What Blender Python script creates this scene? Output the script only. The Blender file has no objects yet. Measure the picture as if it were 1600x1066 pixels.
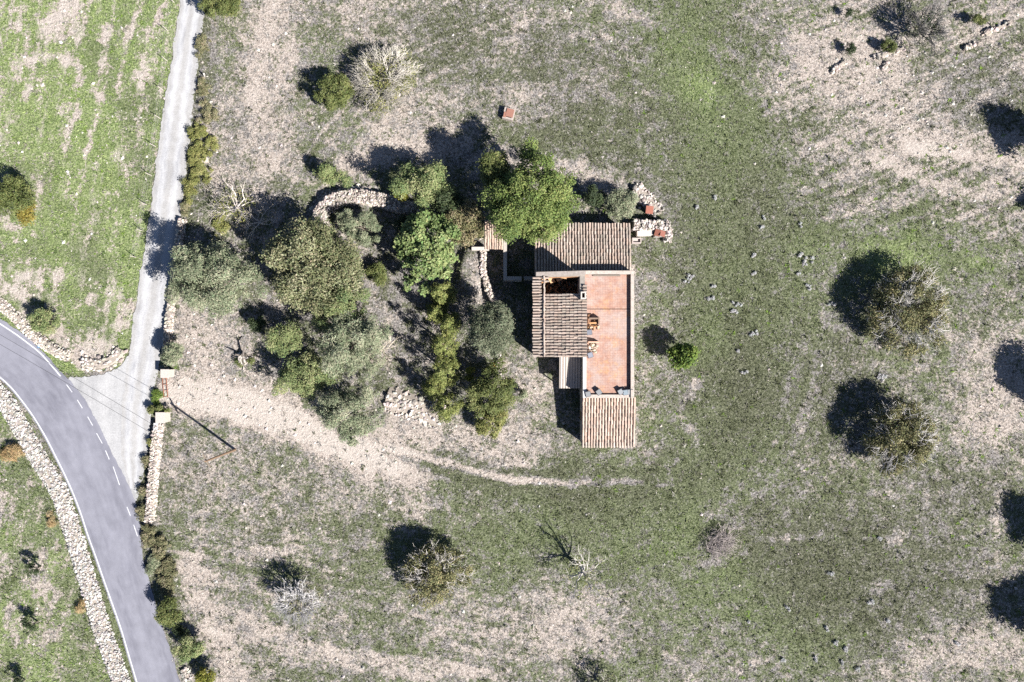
import bpy, math, random
import numpy as np
from mathutils import Vector

# ------------------------------------------------------------------ camera, light, exposure
SC = bpy.context.scene
COL = SC.collection
K = 14.0            # plan units (photo pixels at ground level) per metre
H = 76.2            # flying height of the camera
SUN_EL = 40.0
SHX, SHY = -0.81, 0.585        # direction in which shadows fall (x east, y north in the picture)

cam_d = bpy.data.cameras.new('camera')
cam_d.sensor_width = 36.0
cam_d.lens = 24.0
cam_d.clip_end = 3000
cam_d.clip_start = 0.5
cam = bpy.data.objects.new('camera', cam_d)
cam.location = (0, 0, H)
cam.rotation_euler = (0, 0, 0)
COL.objects.link(cam)
SC.camera = cam

world = bpy.data.worlds.new('World')
SC.world = world
world.use_nodes = True
wn = world.node_tree.nodes
wl = world.node_tree.links
bg = wn['Background']
sky = wn.new('ShaderNodeTexSky')
sky.sky_type = 'NISHITA'
sky.sun_disc = False
sky.sun_elevation = math.radians(SUN_EL)
sky.sun_rotation = math.atan2(-SHX, -SHY)
sky.air_density = 0.5
sky.dust_density = 0.2
wl.new(sky.outputs[0], bg.inputs[0])
bg.inputs[1].default_value = 0.062

sun_d = bpy.data.lights.new('sun', 'SUN')
sun_d.energy = 5.0
sun_d.angle = math.radians(0.5)
sun_d.color = (1.0, 0.968, 0.932)
sun = bpy.data.objects.new('sun', sun_d)
ce = math.cos(math.radians(SUN_EL))
sd = Vector((SHX * ce, SHY * ce, -math.sin(math.radians(SUN_EL))))
sun.rotation_euler = sd.to_track_quat('-Z', 'Y').to_euler()
sun.location = (40, -30, 50)
COL.objects.link(sun)

SC.view_settings.view_transform = 'Standard'
SC.view_settings.look = 'None'
SC.view_settings.exposure = 1.22
SC.view_settings.gamma = 1.0
SC.view_settings.use_curve_mapping = False
SC.cycles.max_bounces = 6
SC.cycles.diffuse_bounces = 1
SC.cycles.transmission_bounces = 3
SC.cycles.transparent_max_bounces = 6
SC.cycles.use_denoising = False

RS = np.random.RandomState
rng = RS(7)
random.seed(5)

# ------------------------------------------------------------------ small helpers
def W(px, py, z=0.0):
    """plan position: the point that stands at height z and is seen at photo point px, py"""
    s = (H - z) / H / K
    return ((px - 800.0) * s, (533.0 - py) * s, z)

def noise2(x, y, seed=0):
    """smooth value noise 0..1 on arrays"""
    xi = np.floor(x).astype(np.int64); yi = np.floor(y).astype(np.int64)
    fx = x - xi; fy = y - yi
    fx = fx * fx * (3 - 2 * fx); fy = fy * fy * (3 - 2 * fy)
    def h(a, b):
        n = (a * 374761393 + b * 668265263 + seed * 974634761) & 0x7fffffff
        n = ((n ^ (n >> 13)) * 1274126177) & 0x7fffffff
        n = n ^ (n >> 16)
        return (n & 0xffff) / 65535.0
    return ((h(xi, yi) * (1 - fx) + h(xi + 1, yi) * fx) * (1 - fy) +
            (h(xi, yi + 1) * (1 - fx) + h(xi + 1, yi + 1) * fx) * fy)

def fbm(x, y, seed=0, oct=4, rough=0.55):
    t = 0; a = 1.0; s = 0
    for i in range(oct):
        t = t + a * noise2(x * 2 ** i + 17.3 * i, y * 2 ** i - 9.1 * i, seed + i); s += a; a *= rough
    return t / s

def smooth(e0, e1, x):
    t = np.clip((x - e0) / (e1 - e0), 0, 1)
    return t * t * (3 - 2 * t)

def poly_dist(px, py, pts):
    """distance to a polyline"""
    d = np.full(px.shape, 1e9)
    for (x0, y0), (x1, y1) in zip(pts[:-1], pts[1:]):
        dx, dy = x1 - x0, y1 - y0
        L = dx * dx + dy * dy + 1e-9
        t = np.clip(((px - x0) * dx + (py - y0) * dy) / L, 0, 1)
        d = np.minimum(d, np.hypot(px - x0 - t * dx, py - y0 - t * dy))
    return d

def in_poly(px, py, poly):
    ins = np.zeros(px.shape, bool)
    n = len(poly)
    for i in range(n):
        x0, y0 = poly[i]; x1, y1 = poly[(i + 1) % n]
        if y0 == y1: continue
        c = ((y0 > py) != (y1 > py)) & (px < (x1 - x0) * (py - y0) / (y1 - y0) + x0)
        ins ^= c
    return ins

def mesh_np(name, V, F, cols=None, smooth_shade=False, attr='Col'):
    """V (n,3), F a list of arrays (m,k)"""
    me = bpy.data.meshes.new(name)
    V = np.asarray(V, np.float32)
    F = [np.asarray(f, np.int32) for f in (F if isinstance(F, list) else [F]) if len(f)]
    nl = sum(f.size for f in F); nf = sum(len(f) for f in F)
    me.vertices.add(len(V)); me.vertices.foreach_set('co', V.ravel())
    me.loops.add(nl); me.polygons.add(nf)
    me.loops.foreach_set('vertex_index', np.concatenate([f.ravel() for f in F]))
    tot = np.concatenate([np.full(len(f), f.shape[1], np.int32) for f in F])
    st = np.concatenate([[0], np.cumsum(tot)[:-1]]).astype(np.int32)
    me.polygons.foreach_set('loop_start', st)
    me.polygons.foreach_set('loop_total', tot)
    me.polygons.foreach_set('use_smooth', np.full(nf, bool(smooth_shade)))
    me.update(calc_edges=True)
    if cols is not None:
        a = me.attributes.new(attr, 'FLOAT_COLOR', 'POINT')
        c = np.ones((len(V), 4), np.float32); c[:, :3] = cols
        a.data.foreach_set('color', c.ravel())
    return me

class Acc:
    """collects pieces that become ONE mesh"""
    def __init__(self): self.V = []; self.F = {}; self.C = []; self.n = 0
    def add(self, V, F, col=(1, 1, 1)):
        V = np.asarray(V, np.float32)
        for f in (F if isinstance(F, list) else [F]):
            f = np.asarray(f, np.int32)
            if f.ndim == 1: f = f[None]
            self.F.setdefault(f.shape[1], []).append(f + self.n)
        self.V.append(V); c = np.asarray(col, np.float32)
        self.C.append(np.broadcast_to(c, (len(V), 3)) if c.ndim == 1 else c)
        self.n += len(V)
    def mesh(self, name, off=(0, 0, 0), smooth_shade=False):
        return mesh_np(name, np.concatenate(self.V) - np.asarray(off, np.float32),
                       [np.concatenate(v) for v in self.F.values()], np.concatenate(self.C), smooth_shade)

BOXF = np.array([[0, 3, 2, 1], [4, 5, 6, 7], [0, 1, 5, 4], [1, 2, 6, 5], [2, 3, 7, 6], [3, 0, 4, 7]])
def hexa(b, t):
    """eight corners: four at the bottom, four at the top (counter-clockwise)"""
    return np.array(list(b) + list(t), np.float32), BOXF
def box(x0, x1, y0, y1, z0, z1):
    return hexa([(x0, y0, z0), (x1, y0, z0), (x1, y1, z0), (x0, y1, z0)],
                [(x0, y0, z1), (x1, y0, z1), (x1, y1, z1), (x0, y1, z1)])
def obox(c, size, rz=0.0, tilt=(0, 0)):
    """box centred at c, turned by rz and tilted"""
    sx, sy, sz = [s / 2 for s in size]
    V = np.array([(-sx, -sy, -sz), (sx, -sy, -sz), (sx, sy, -sz), (-sx, sy, -sz),
                  (-sx, -sy, sz), (sx, -sy, sz), (sx, sy, sz), (-sx, sy, sz)], float)
    ax, ay = tilt
    Rx = np.array([[1, 0, 0], [0, math.cos(ax), -math.sin(ax)], [0, math.sin(ax), math.cos(ax)]])
    Ry = np.array([[math.cos(ay), 0, math.sin(ay)], [0, 1, 0], [-math.sin(ay), 0, math.cos(ay)]])
    Rz = np.array([[math.cos(rz), -math.sin(rz), 0], [math.sin(rz), math.cos(rz), 0], [0, 0, 1]])
    return V @ (Rz @ Ry @ Rx).T + np.array(c), BOXF

def tube(pts, rad, sides=5):
    """tapered tube along pts, closed at the tip"""
    pts = np.asarray(pts, float); n = len(pts)
    V = []; 
    for i in range(n):
        d = pts[min(i + 1, n - 1)] - pts[max(i - 1, 0)]
        d = d / (np.linalg.norm(d) + 1e-9)
        a = np.cross(d, (0, 0, 1.0)) if abs(d[2]) < 0.9 else np.cross(d, (1.0, 0, 0))
        a /= np.linalg.norm(a) + 1e-9
        b = np.cross(d, a)
        for k in range(sides):
            t = 2 * math.pi * k / sides
            V.append(pts[i] + rad[i] * (a * math.cos(t) + b * math.sin(t)))
    F = []
    for i in range(n - 1):
        for k in range(sides):
            k2 = (k + 1) % sides
            F.append((i * sides + k, i * sides + k2, (i + 1) * sides + k2, (i + 1) * sides + k))
    caps = np.array([list(range((n - 1) * sides, n * sides)), list(range(sides))[::-1]])
    return np.array(V), [np.array(F), caps]

def obj(name, me, mat, parent=None, loc=None, kind=None, label=None):
    o = bpy.data.objects.new(name, me); COL.objects.link(o)
    if mat is not None and not me.materials: me.materials.append(mat)
    if parent is not None: o.parent = parent
    if loc is not None: o.location = loc
    if kind: o['kind'] = kind
    if label: o['label'] = label
    return o
def thing(name, label, cat, loc=(0, 0, 0), group=None):
    o = bpy.data.objects.new(name, None); COL.objects.link(o)
    o.location = loc; o.empty_display_size = 0.3
    o['label'] = label; o['category'] = cat
    if group: o['group'] = group
    return o
def tag(o, label, cat, group=None):
    o['label'] = label; o['category'] = cat
    if group: o['group'] = group
    return o

# ------------------------------------------------------------------ materials
class NT:
    def __init__(self, name):
        self.m = bpy.data.materials.new(name); self.m.use_nodes = True
        self.t = self.m.node_tree; self.t.nodes.clear()
        self.out = self.t.nodes.new('ShaderNodeOutputMaterial')
    def n(self, typ, ins=None, **kw):
        nd = self.t.nodes.new(typ)
        for k, v in kw.items(): setattr(nd, k, v)
        for k, v in (ins or {}).items():
            s = nd.inputs[k]
            if isinstance(v, bpy.types.NodeSocket): self.t.links.new(v, s)
            else: s.default_value = v
        return nd
    def math(self, op, a, b=0.0, clamp=False):
        nd = self.n('ShaderNodeMath', {0: a, 1: b}, operation=op); nd.use_clamp = clamp
        return nd.outputs[0]
    def mix(self, f, a, b, typ='MIX'):
        nd = self.n('ShaderNodeMixRGB', {0: f, 1: a, 2: b}, blend_type=typ)
        return nd.outputs[0]
    def noise(self, vec, scale, detail=4, rough=0.6, dist=0.0):
        nd = self.n('ShaderNodeTexNoise', {'Vector': vec, 'Scale': scale, 'Detail': detail, 'Roughness': rough, 'Distortion': dist})
        return nd.outputs[0]
    def ramp(self, f, stops):
        nd = self.n('ShaderNodeValToRGB', {0: f})
        e = nd.color_ramp.elements
        e[0].position, e[0].color = stops[0][0], (*stops[0][1], 1)
        e[1].position, e[1].color = stops[-1][0], (*stops[-1][1], 1)
        for p, c in stops[1:-1]:
            x = e.new(p); x.color = (*c, 1)
        return nd.outputs[0]
    def coord(self):
        return self.n('ShaderNodeNewGeometry').outputs['Position']
    def attr(self, name):
        return self.n('ShaderNodeAttribute', attribute_name=name)
    def bump(self, h, strength=0.5, dist=0.05):
        return self.n('ShaderNodeBump', {'Strength': strength, 'Distance': dist, 'Height': h}).outputs[0]
    def finish(self, col, rough=0.9, normal=None, spec=0.2):
        ins = {'Base Color': col, 'Roughness': rough, 'Specular IOR Level': spec}
        if normal is not None: ins['Normal'] = normal
        b = self.n('ShaderNodeBsdfPrincipled', ins)
        self.t.links.new(b.outputs[0], self.out.inputs[0])
        return self.m
def rgb(*c): return (*c, 1.0)

def mat_tint(name, rough=0.9, scale=9.0, var=0.35, bump=0.4, bd=0.03, spec=0.2):
    """vertex colour times a grain"""
    t = NT(name); p = t.coord(); c = t.attr('Col').outputs[0]
    n = t.noise(p, scale, 5, 0.65)
    v = t.ramp(n, [(0.25, (1 - var,) * 3), (0.75, (1 + var,) * 3)])
    return t.finish(t.mix(1.0, c, v, 'MULTIPLY'), rough, t.bump(n, bump, bd), spec)

def mat_leaf(name, trans=0.18, rough=0.6, spec=0.3):
    t = NT(name); c = t.attr('Col').outputs[0]
    b = t.n('ShaderNodeBsdfPrincipled', {'Base Color': c, 'Roughness': rough, 'Specular IOR Level': spec})
    tr = t.n('ShaderNodeBsdfTranslucent', {'Color': c})
    mx = t.n('ShaderNodeMixShader', {0: trans, 1: b.outputs[0], 2: tr.outputs[0]})
    t.t.links.new(mx.outputs[0], t.out.inputs[0])
    return t.m

M_leaf = mat_leaf('leaf')
M_grass = mat_leaf('grass_blade', 0.22, 0.75, 0.15)
M_bark = mat_tint('bark', 0.9, 14, 0.4, 0.6, 0.02)
M_stone = mat_tint('limestone', 0.92, 11, 0.3, 0.6, 0.03)
def mat_tile():
    t = NT('roof_tile'); p = t.coord(); c = t.attr('Col').outputs[0]
    n = t.noise(p, 16, 5, 0.65); li = t.noise(p, 1.3, 5, 0.7); li2 = t.noise(p, 5.0, 4, 0.7)
    c = t.mix(1.0, c, t.ramp(n, [(0.25, (0.68,) * 3), (0.75, (1.32,) * 3)]), 'MULTIPLY')
    c = t.mix(t.math('MULTIPLY', t.ramp(li, [(0.5, (0, 0, 0)), (0.64, (1, 1, 1))]), 0.55), c, rgb(0.21, 0.19, 0.165))
    c = t.mix(t.math('MULTIPLY', t.ramp(li2, [(0.6, (0, 0, 0)), (0.7, (1, 1, 1))]), 0.45), c, rgb(0.44, 0.42, 0.36))
    return t.finish(c, 0.9, t.bump(n, 0.5, 0.012), 0.2)
M_tile = mat_tile()
M_wood = mat_tint('weathered_wood', 0.85, 18, 0.35, 0.5, 0.01)
M_paint = mat_tint('painted', 0.6, 20, 0.12, 0.15, 0.003, 0.4)
M_clay = mat_tint('terracotta', 0.85, 9, 0.22, 0.3, 0.01)

def mat_ground():
    t = NT('field_ground'); p = t.coord()
    a = t.attr('cover'); sep = t.n('ShaderNodeSeparateColor', {0: a.outputs[0]})
    R, G, B = sep.outputs[0], sep.outputs[1], sep.outputs[2]
    f1 = t.noise(p, 3.0, 6, 0.74); m1 = t.noise(p, 0.9, 4, 0.6)
    off = t.n('ShaderNodeVectorMath', {0: p, 1: (31.7, 12.9, 5.0)}, operation='ADD').outputs[0]
    f2 = t.noise(off, 3.4, 6, 0.74); m2 = t.noise(off, 0.8, 4, 0.6)
    off2 = t.n('ShaderNodeVectorMath', {0: p, 1: (-11.7, 72.9, 9.0)}, operation='ADD').outputs[0]
    f3 = t.noise(off2, 4.6, 5, 0.78)
    def mask(A, f, m, gain):
        x = t.math('ADD', A, t.math('MULTIPLY', t.math('SUBTRACT', f, 0.5), 2.6))
        x = t.math('ADD', x, t.math('MULTIPLY', t.math('SUBTRACT', m, 0.5), 1.9))
        return t.math('ADD', t.math('MULTIPLY', t.math('SUBTRACT', x, 0.5), gain), 0.5, True)
    gm = mask(R, f1, m1, 2.6); bm = mask(G, f2, m2, 2.6)
    dry = t.ramp(f3, [(0.33, (0.055, 0.05, 0.047)), (0.48, (0.172, 0.158, 0.147)), (0.66, (0.41, 0.385, 0.37))])
    bare = t.ramp(f3, [(0.33, (0.17, 0.14, 0.118)), (0.47, (0.37, 0.315, 0.272)), (0.66, (0.58, 0.515, 0.46))])
    green = t.ramp(f3, [(0.33, (0.05, 0.068, 0.028)), (0.48, (0.125, 0.155, 0.07)), (0.66, (0.28, 0.30, 0.18))])
    olive = t.ramp(f3, [(0.33, (0.034, 0.037, 0.022)), (0.48, (0.085, 0.091, 0.055)), (0.66, (0.22, 0.22, 0.155))])
    packed = t.ramp(f3, [(0.3, (0.36, 0.31, 0.27)), (0.5, (0.47, 0.415, 0.365)), (0.7, (0.56, 0.505, 0.455))])
    pk = t.math('MULTIPLY', t.math('SUBTRACT', t.math('ADD', G, t.math('MULTIPLY', t.math('SUBTRACT', m1, 0.5), 0.5)), 0.95), 2.2, True)
    lush = t.mix(1.0, green, rgb(1.28, 1.32, 1.15), 'MULTIPLY')
    green = t.mix(t.math('SUBTRACT', 1.0, t.math('MULTIPLY', B, 5.0), True), green, lush)
    c = t.mix(gm, t.mix(bm, dry, bare), t.mix(B, green, olive))
    c = t.mix(pk, c, packed)
    hgt = t.math('ADD', f1, t.math('MULTIPLY', f3, 0.7))
    return t.finish(c, 0.97, t.bump(hgt, 1.0, 0.2), 0.1)
M_ground = mat_ground()

def mat_strip(name, base, hi, streak, grain, rough=0.9, bump=0.3, rut=0.0):
    """road or track: 'lane' gives the place across (r) and along (g), for the worn wheel paths"""
    t = NT(name); p = t.coord()
    a = t.attr('lane'); sep = t.n('ShaderNodeSeparateColor', {0: a.outputs[0]})
    u, v = sep.outputs[0], sep.outputs[1]
    vec = t.n('ShaderNodeCombineXYZ', {0: t.math('MULTIPLY', u, 9.0), 1: t.math('MULTIPLY', v, 1.6), 2: 0.0}).outputs[0]
    st = t.noise(vec, 1.0, 4, 0.55)
    vec2 = t.n('ShaderNodeCombineXYZ', {0: t.math('MULTIPLY', u, 3.2), 1: t.math('MULTIPLY', v, 0.5), 2: 3.0}).outputs[0]
    st2 = t.noise(vec2, 1.0, 2, 0.5)
    g = t.noise(p, grain, 4, 0.7)
    blot = t.noise(p, 0.9, 4, 0.6)
    c = t.mix(t.math('MULTIPLY', t.ramp(st, [(0.35, (0, 0, 0)), (0.7, (1, 1, 1))]), streak), rgb(*base), rgb(*hi))
    c = t.mix(t.math('MULTIPLY', t.ramp(st2, [(0.35, (0, 0, 0)), (0.68, (1, 1, 1))]), streak), c, rgb(*hi))
    if rut:                                                    # two wheel tracks swept to bare white grit, rougher dirt between and beside
        uu = t.math('ADD', u, t.math('MULTIPLY', t.math('SUBTRACT', t.noise(p, 0.25, 2, 0.5), 0.5), 0.12))
        d = t.math('ABSOLUTE', t.math('SUBTRACT', t.math('ABSOLUTE', t.math('SUBTRACT', uu, 0.47)), 0.22))
        off = t.math('MULTIPLY', t.ramp(d, [(0.05, (0, 0, 0)), (0.17, (1, 1, 1))]), t.math('MULTIPLY', t.noise(p, 2.2, 5, 0.75), rut * 1.6))
        c = t.mix(off, c, rgb(0.26, 0.245, 0.225))
    c = t.mix(1.0, c, t.ramp(g, [(0.25, (0.74,) * 3), (0.75, (1.2,) * 3)]), 'MULTIPLY')
    c = t.mix(1.0, c, t.ramp(blot, [(0.3, (0.9,) * 3), (0.7, (1.07,) * 3)]), 'MULTIPLY')
    return t.finish(c, rough, t.bump(g, bump, 0.02), 0.25)
M_road = mat_strip('asphalt', (0.155, 0.154, 0.182), (0.235, 0.234, 0.268), 0.85, 30, 0.85, 0.15)
M_track = mat_strip('white_gravel', (0.30, 0.30, 0.312), (0.45, 0.447, 0.447), 1.0, 9, 0.95, 0.6, 0.6)
M_apron = mat_strip('grey_gravel', (0.28, 0.278, 0.28), (0.41, 0.405, 0.40), 0.8, 6, 0.95, 0.7)

def mat_plain(name, lo, hi, scale=6, rough=0.9, bump=0.3, bd=0.02, spec=0.2, extra=None):
    t = NT(name); p = t.coord()
    n = t.noise(p, scale, 5, 0.65)
    c = t.ramp(n, [(0.3, lo), (0.7, hi)])
    if extra:
        sc, col, a, b, amt = extra
        k = t.noise(p, sc, 5, 0.65)
        c = t.mix(t.math('MULTIPLY', t.ramp(k, [(a, (0, 0, 0)), (b, (1, 1, 1))]), amt), c, rgb(*col))
    return t.finish(c, rough, t.bump(n, bump, bd), spec)
M_line = mat_plain('road_paint', (0.40, 0.40, 0.42), (0.66, 0.66, 0.67), 7, 0.7, 0.1, 0.004)
M_render = mat_plain('lime_render', (0.30, 0.26, 0.22), (0.45, 0.40, 0.35), 3, 0.95, 0.4, 0.03, 0.1, (1.4, (0.22, 0.20, 0.17), 0.5, 0.72, 0.7))
M_coping = mat_plain('coping_render', (0.34, 0.29, 0.25), (0.52, 0.45, 0.40), 5, 0.95, 0.4, 0.02, 0.1, (2.4, (0.27, 0.25, 0.20), 0.5, 0.7, 0.6))
M_coping_w = mat_plain('white_coping', (0.46, 0.45, 0.44), (0.62, 0.60, 0.57), 5, 0.9, 0.3, 0.02, 0.1)
M_plaster = mat_plain('ochre_plaster', (0.36, 0.17, 0.08), (0.52, 0.30, 0.17), 3, 0.95, 0.4, 0.03, 0.1)
M_glass = mat_plain('dark_pane', (0.02, 0.022, 0.025), (0.03, 0.032, 0.035), 3, 0.15, 0.0, 0.001, 0.5)
M_earth = mat_plain('brown_earth', (0.10, 0.07, 0.045), (0.19, 0.13, 0.085), 4, 0.97, 0.6, 0.05, 0.1)

def mat_terrace():
    t = NT('terracotta_floor'); p = t.coord()
    big = t.noise(p, 0.42, 5, 0.62); mid = t.noise(p, 1.6, 5, 0.7); fine = t.noise(p, 9, 4, 0.75)
    c = t.ramp(mid, [(0.32, (0.31, 0.17, 0.13)), (0.50, (0.37, 0.225, 0.175)), (0.68, (0.41, 0.295, 0.245))])
    c = t.mix(t.math('MULTIPLY', t.ramp(big, [(0.47, (0, 0, 0)), (0.60, (1, 1, 1))]), 0.5), c, rgb(0.40, 0.345, 0.32))
    ox = t.n('ShaderNodeVectorMath', {0: p, 1: (7, 3, 1)}, operation='ADD').outputs[0]
    k = t.noise(ox, 0.8, 5, 0.75)
    c = t.mix(t.math('MULTIPLY', t.ramp(k, [(0.52, (0, 0, 0)), (0.64, (1, 1, 1))]), 0.5), c, rgb(0.50, 0.27, 0.12))
    br = t.n('ShaderNodeTexBrick', {'Vector': p, 'Scale': 1.0, 'Mortar Size': 0.012, 'Brick Width': 0.26, 'Row Height': 0.26,
                                    'Color1': rgb(1.06, 1.05, 1.04), 'Color2': rgb(0.94, 0.94, 0.95), 'Mortar': rgb(0.76, 0.76, 0.76)}, offset=0.0)
    c = t.mix(1.0, c, br.outputs[0], 'MULTIPLY')
    c = t.mix(1.0, c, t.ramp(fine, [(0.25, (0.78,) * 3), (0.75, (1.2,) * 3)]), 'MULTIPLY')
    return t.finish(c, 0.9, t.bump(fine, 0.3, 0.01), 0.15)
M_terrace = mat_terrace()

# ------------------------------------------------------------------ plan of the place
TRACK_L = [(300, -130), (291, -60), (283, 0), (274, 60), (266, 110), (257, 165), (250, 210), (243, 270), (237, 320), (231, 360), (225, 400), (217, 440), (212, 480), (207, 520), (202, 552), (196, 600), (190, 650), (190, 710), (202, 762)]
TRACK_R = [(333, -130), (324, -60), (318, 0), (313, 60), (307, 110), (301, 165), (295, 210), (288, 270), (282, 320), (279, 360), (275, 400), (270, 440), (264, 480), (257, 520), (249, 552), (241, 600), (234, 650), (228, 710), (215, 772)]
APRON = [(202, 552), (192, 570), (172, 582), (140, 589), (100, 590), (110, 630), (150, 700), (205, 792), (212, 788), (222, 745), (232, 690), (236, 650), (241, 600), (249, 552)]
ROAD_R = [(-260, 385), (-120, 430), (-50, 468), (0, 499), (38, 523), (68, 551), (98, 584), (127, 617), (142, 642), (157, 670), (172, 703), (194, 745), (213, 789), (219, 830), (221, 865), (230, 900), (240, 933), (261, 1002), (281, 1066), (303, 1140), (340, 1260)]
ROAD_L = [(-290, 470), (-140, 505), (-60, 545), (-3, 590), (12, 603), (24, 617), (37, 634), (50, 652), (61, 670), (72, 689), (87, 719), (100, 745), (112, 772), (124, 803), (135, 838), (147, 870), (159, 905), (186, 981), (211, 1066), (234, 1140), (270, 1260)]
WALL_W = [(-60, 560), (-20, 596), (5, 622), (24, 652), (39, 678), (58, 712), (78, 742), (94, 769), (116, 837), (137, 906), (157, 975), (190, 1066), (225, 1160)]

def cover(px, py):
    """how green, how bare and how olive-brown the field is at plan points"""
    g = np.full(px.shape, 0.50); b = np.full(px.shape, 0.36); o = np.full(px.shape, 0.50)
    wx = px + (fbm(px / 60, py / 60, 3) - 0.5) * 60 + (fbm(px / 16, py / 16, 9, 4, 0.7) - 0.5) * 34
    wy = py + (fbm(px / 60, py / 60, 5) - 0.5) * 60 + (fbm(px / 16, py / 16, 11, 4, 0.7) - 0.5) * 34
    def blob(cx, cy, rx, ry, dg=0, db=0, do=0, ang=0, raw=False, soft=1.0):
        nonlocal g, b, o
        X, Y = (px, py) if raw else (wx, wy)
        a = math.radians(ang); c, s = math.cos(a), math.sin(a)
        u = ((X - cx) * c + (Y - cy) * s) / rx; v = (-(X - cx) * s + (Y - cy) * c) / ry
        k = 1 - smooth(0.15, 1.45, np.hypot(u, v))
        g = g + k * dg; b = b + k * db; o = o + k * do
    def line(pts, w, dg=0, db=0, do=0, raw=False):
        nonlocal g, b, o
        X, Y = (px, py) if raw else (px * 0.45 + wx * 0.55, py * 0.45 + wy * 0.55)
        k = 1 - smooth(w * 0.1, w * 1.5, poly_dist(X, Y, pts))
        g = g + k * dg; b = b + k * db; o = o + k * do
    # fields west of the track and of the road
    westN = [(-900, -700), (330, -700), (283, 0), (250, 210), (225, 400), (205, 530), (190, 575), (100, 585), (0, 500), (-200, 420), (-900, 300)]
    k = in_poly(px, py, westN); g = np.where(k, 0.80, g); o = np.where(k, 0.0, o); b = np.where(k, 0.85, b)
    westS = [(-900, 300), (-300, 480), (-60, 560), (24, 652), (58, 712), (94, 769), (116, 837), (137, 906), (157, 975), (190, 1066), (260, 1400), (-900, 1400)]
    k = in_poly(px, py, westS); g = np.where(k, 0.68, g); o = np.where(k, 0.12, o); b = np.where(k, 0.6, b)
    bare_spots = [(88, 12, 26, 22), (82, 32, 18, 22), (118, 50, 24, 15), (112, 84, 17, 16), (168, 58, 9, 22), (172, 92, 11, 13), (185, 60, 14, 12), (126, 112, 7, 26),
                  (105, 182, 15, 22), (150, 152, 5, 32), (3, 60, 12, 12), (5, 122, 11, 20), (245, 30, 8, 30), (200, 45, 8, 30), (60, 90, 14, 12), (75, 70, 9, 20), (58, 130, 8, 20), (110, 25, 22, 16),
                  (190, 125, 6, 24), (133, 225, 5, 24), (50, 145, 14, 10), (5, 10, 18, 12), (30, 30, 16, 10), (230, 120, 8, 30), (232, 180, 10, 8),
                  (119, 306, 6, 30), (186, 307, 8, 9), (60, 298, 9, 9), (108, 255, 5, 18), (48, 412, 14, 9), (56, 437, 18, 13), (88, 437, 18, 9), (137, 460, 18, 11), (187, 473, 28, 18), (25, 460, 22, 12), (8, 427, 12, 12), (105, 430, 12, 8), (30, 370, 14, 8), (190, 500, 14, 22), (160, 488, 20, 10)]
    for x, y, rx, ry in bare_spots: blob(x, y, rx, ry, -0.5, 0.25, 0, -10 if ry > rx else 8)
    blob(55, 480, 40, 40, -0.2, 0.1, 0.2)
    blob(140, 540, 52, 32, -0.62, 0.25, 0.1); blob(60, 520, 60, 16, -0.6, 0.2, 0.1, 32)
    blob(120, 578, 40, 10, 0.55, -0.3, -0.2); blob(195, 520, 14, 36, 0.5, -0.2, 0)
    for x, y, rx, ry in [(72, 890, 16, 28), (5, 795, 14, 28), (62, 855, 12, 10), (77, 982, 12, 18), (8, 955, 14, 20), (85, 930, 10, 24), (5, 860, 12, 20), (20, 1000, 14, 12), (110, 1040, 12, 10)]:
        blob(x, y, rx, ry, -0.6, 0.1, 0.1)
    for pts in ([(180, -20), (150, 150), (120, 330)], [(215, -20), (185, 160)], [(140, -20), (122, 120), (96, 240)], [(60, -20), (35, 120)], [(250, -20), (222, 180), (205, 300)]):
        line(pts, 5, -0.35, 0.1)
    line([(160, -20), (140, 120), (118, 230)], 11, 0.3, 0, 0)
    # north of the house: dry grey grass
    blob(395, 150, 80, 230, -0.22, 0.25, 0.1); line([(432, -60), (425, 0), (400, 160)], 17, -0.5, 0.45); line([(455, 60), (440, 140)], 9, -0.3, 0.2)
    blob(420, 250, 90, 70, -0.12, 0.10, 0.2); line([(330, 30), (322, 160), (325, 230)], 9, -0.4, 0.3)
    line([(540, 262), (640, 225), (740, 245), (900, 262), (960, 300)], 20, -0.5, 0.36); blob(650, 190, 130, 55, -0.2, 0.2, 0.1); blob(600, 230, 90, 22, -0.2, 0.15)
    blob(560, 20, 120, 50, -0.05, 0.15, 0.1); blob(700, 60, 150, 70, 0.06, -0.05, 0.35); blob(880, 120, 160, 90, 0.04, -0.05, 0.45); blob(930, 215, 130, 70, 0.15, -0.2, 0.3)
    blob(1075, 100, 60, 90, 0.30, -0.2, -0.3); blob(1120, 210, 90, 80, 0.22, -0.2, -0.1); blob(1060, 330, 110, 90, 0.18, -0.25, 0.1)
    blob(840, 30, 60, 20, -0.3, 0.3); line([(960, 10), (1060, 50), (1150, 90)], 12, -0.3, 0.35); blob(820, 160, 40, 20, -0.2, 0.2)
    # north east: stony and pale
    blob(1420, 160, 260, 130, -0.20, 0.28, 0.15); blob(1300, 130, 120, 50, -0.25, 0.22); line([(1240, 40), (1400, 90), (1600, 20)], 30, -0.15, 0.15)
    blob(1480, 235, 130, 38, -0.2, 0.3); line([(1370, 250), (1480, 290), (1600, 300)], 12, -0.3, 0.3); line([(1420, 232), (1600, 250)], 10, -0.3, 0.3)
    blob(1550, 160, 90, 60, 0.05, -0.35, 0.45); blob(1490, 110, 60, 40, 0.1, -0.4, 0.4); blob(1330, 330, 40, 25, -0.2, 0.25)
    # east: olive-brown turf
    blob(1180, 440, 190, 190, 0.20, -0.32, 0.22); blob(1330, 400, 140, 60, 0.16, -0.2, -0.35); blob(1460, 400, 120, 60, 0.22, -0.2, -0.35); blob(1110, 620, 70, 150, 0.30, -0.3, 0.15)
    blob(1250, 620, 130, 100, 0.0, -0.1, 0.3); blob(1120, 520, 40, 60, 0.18, -0.2, -0.5)
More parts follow.
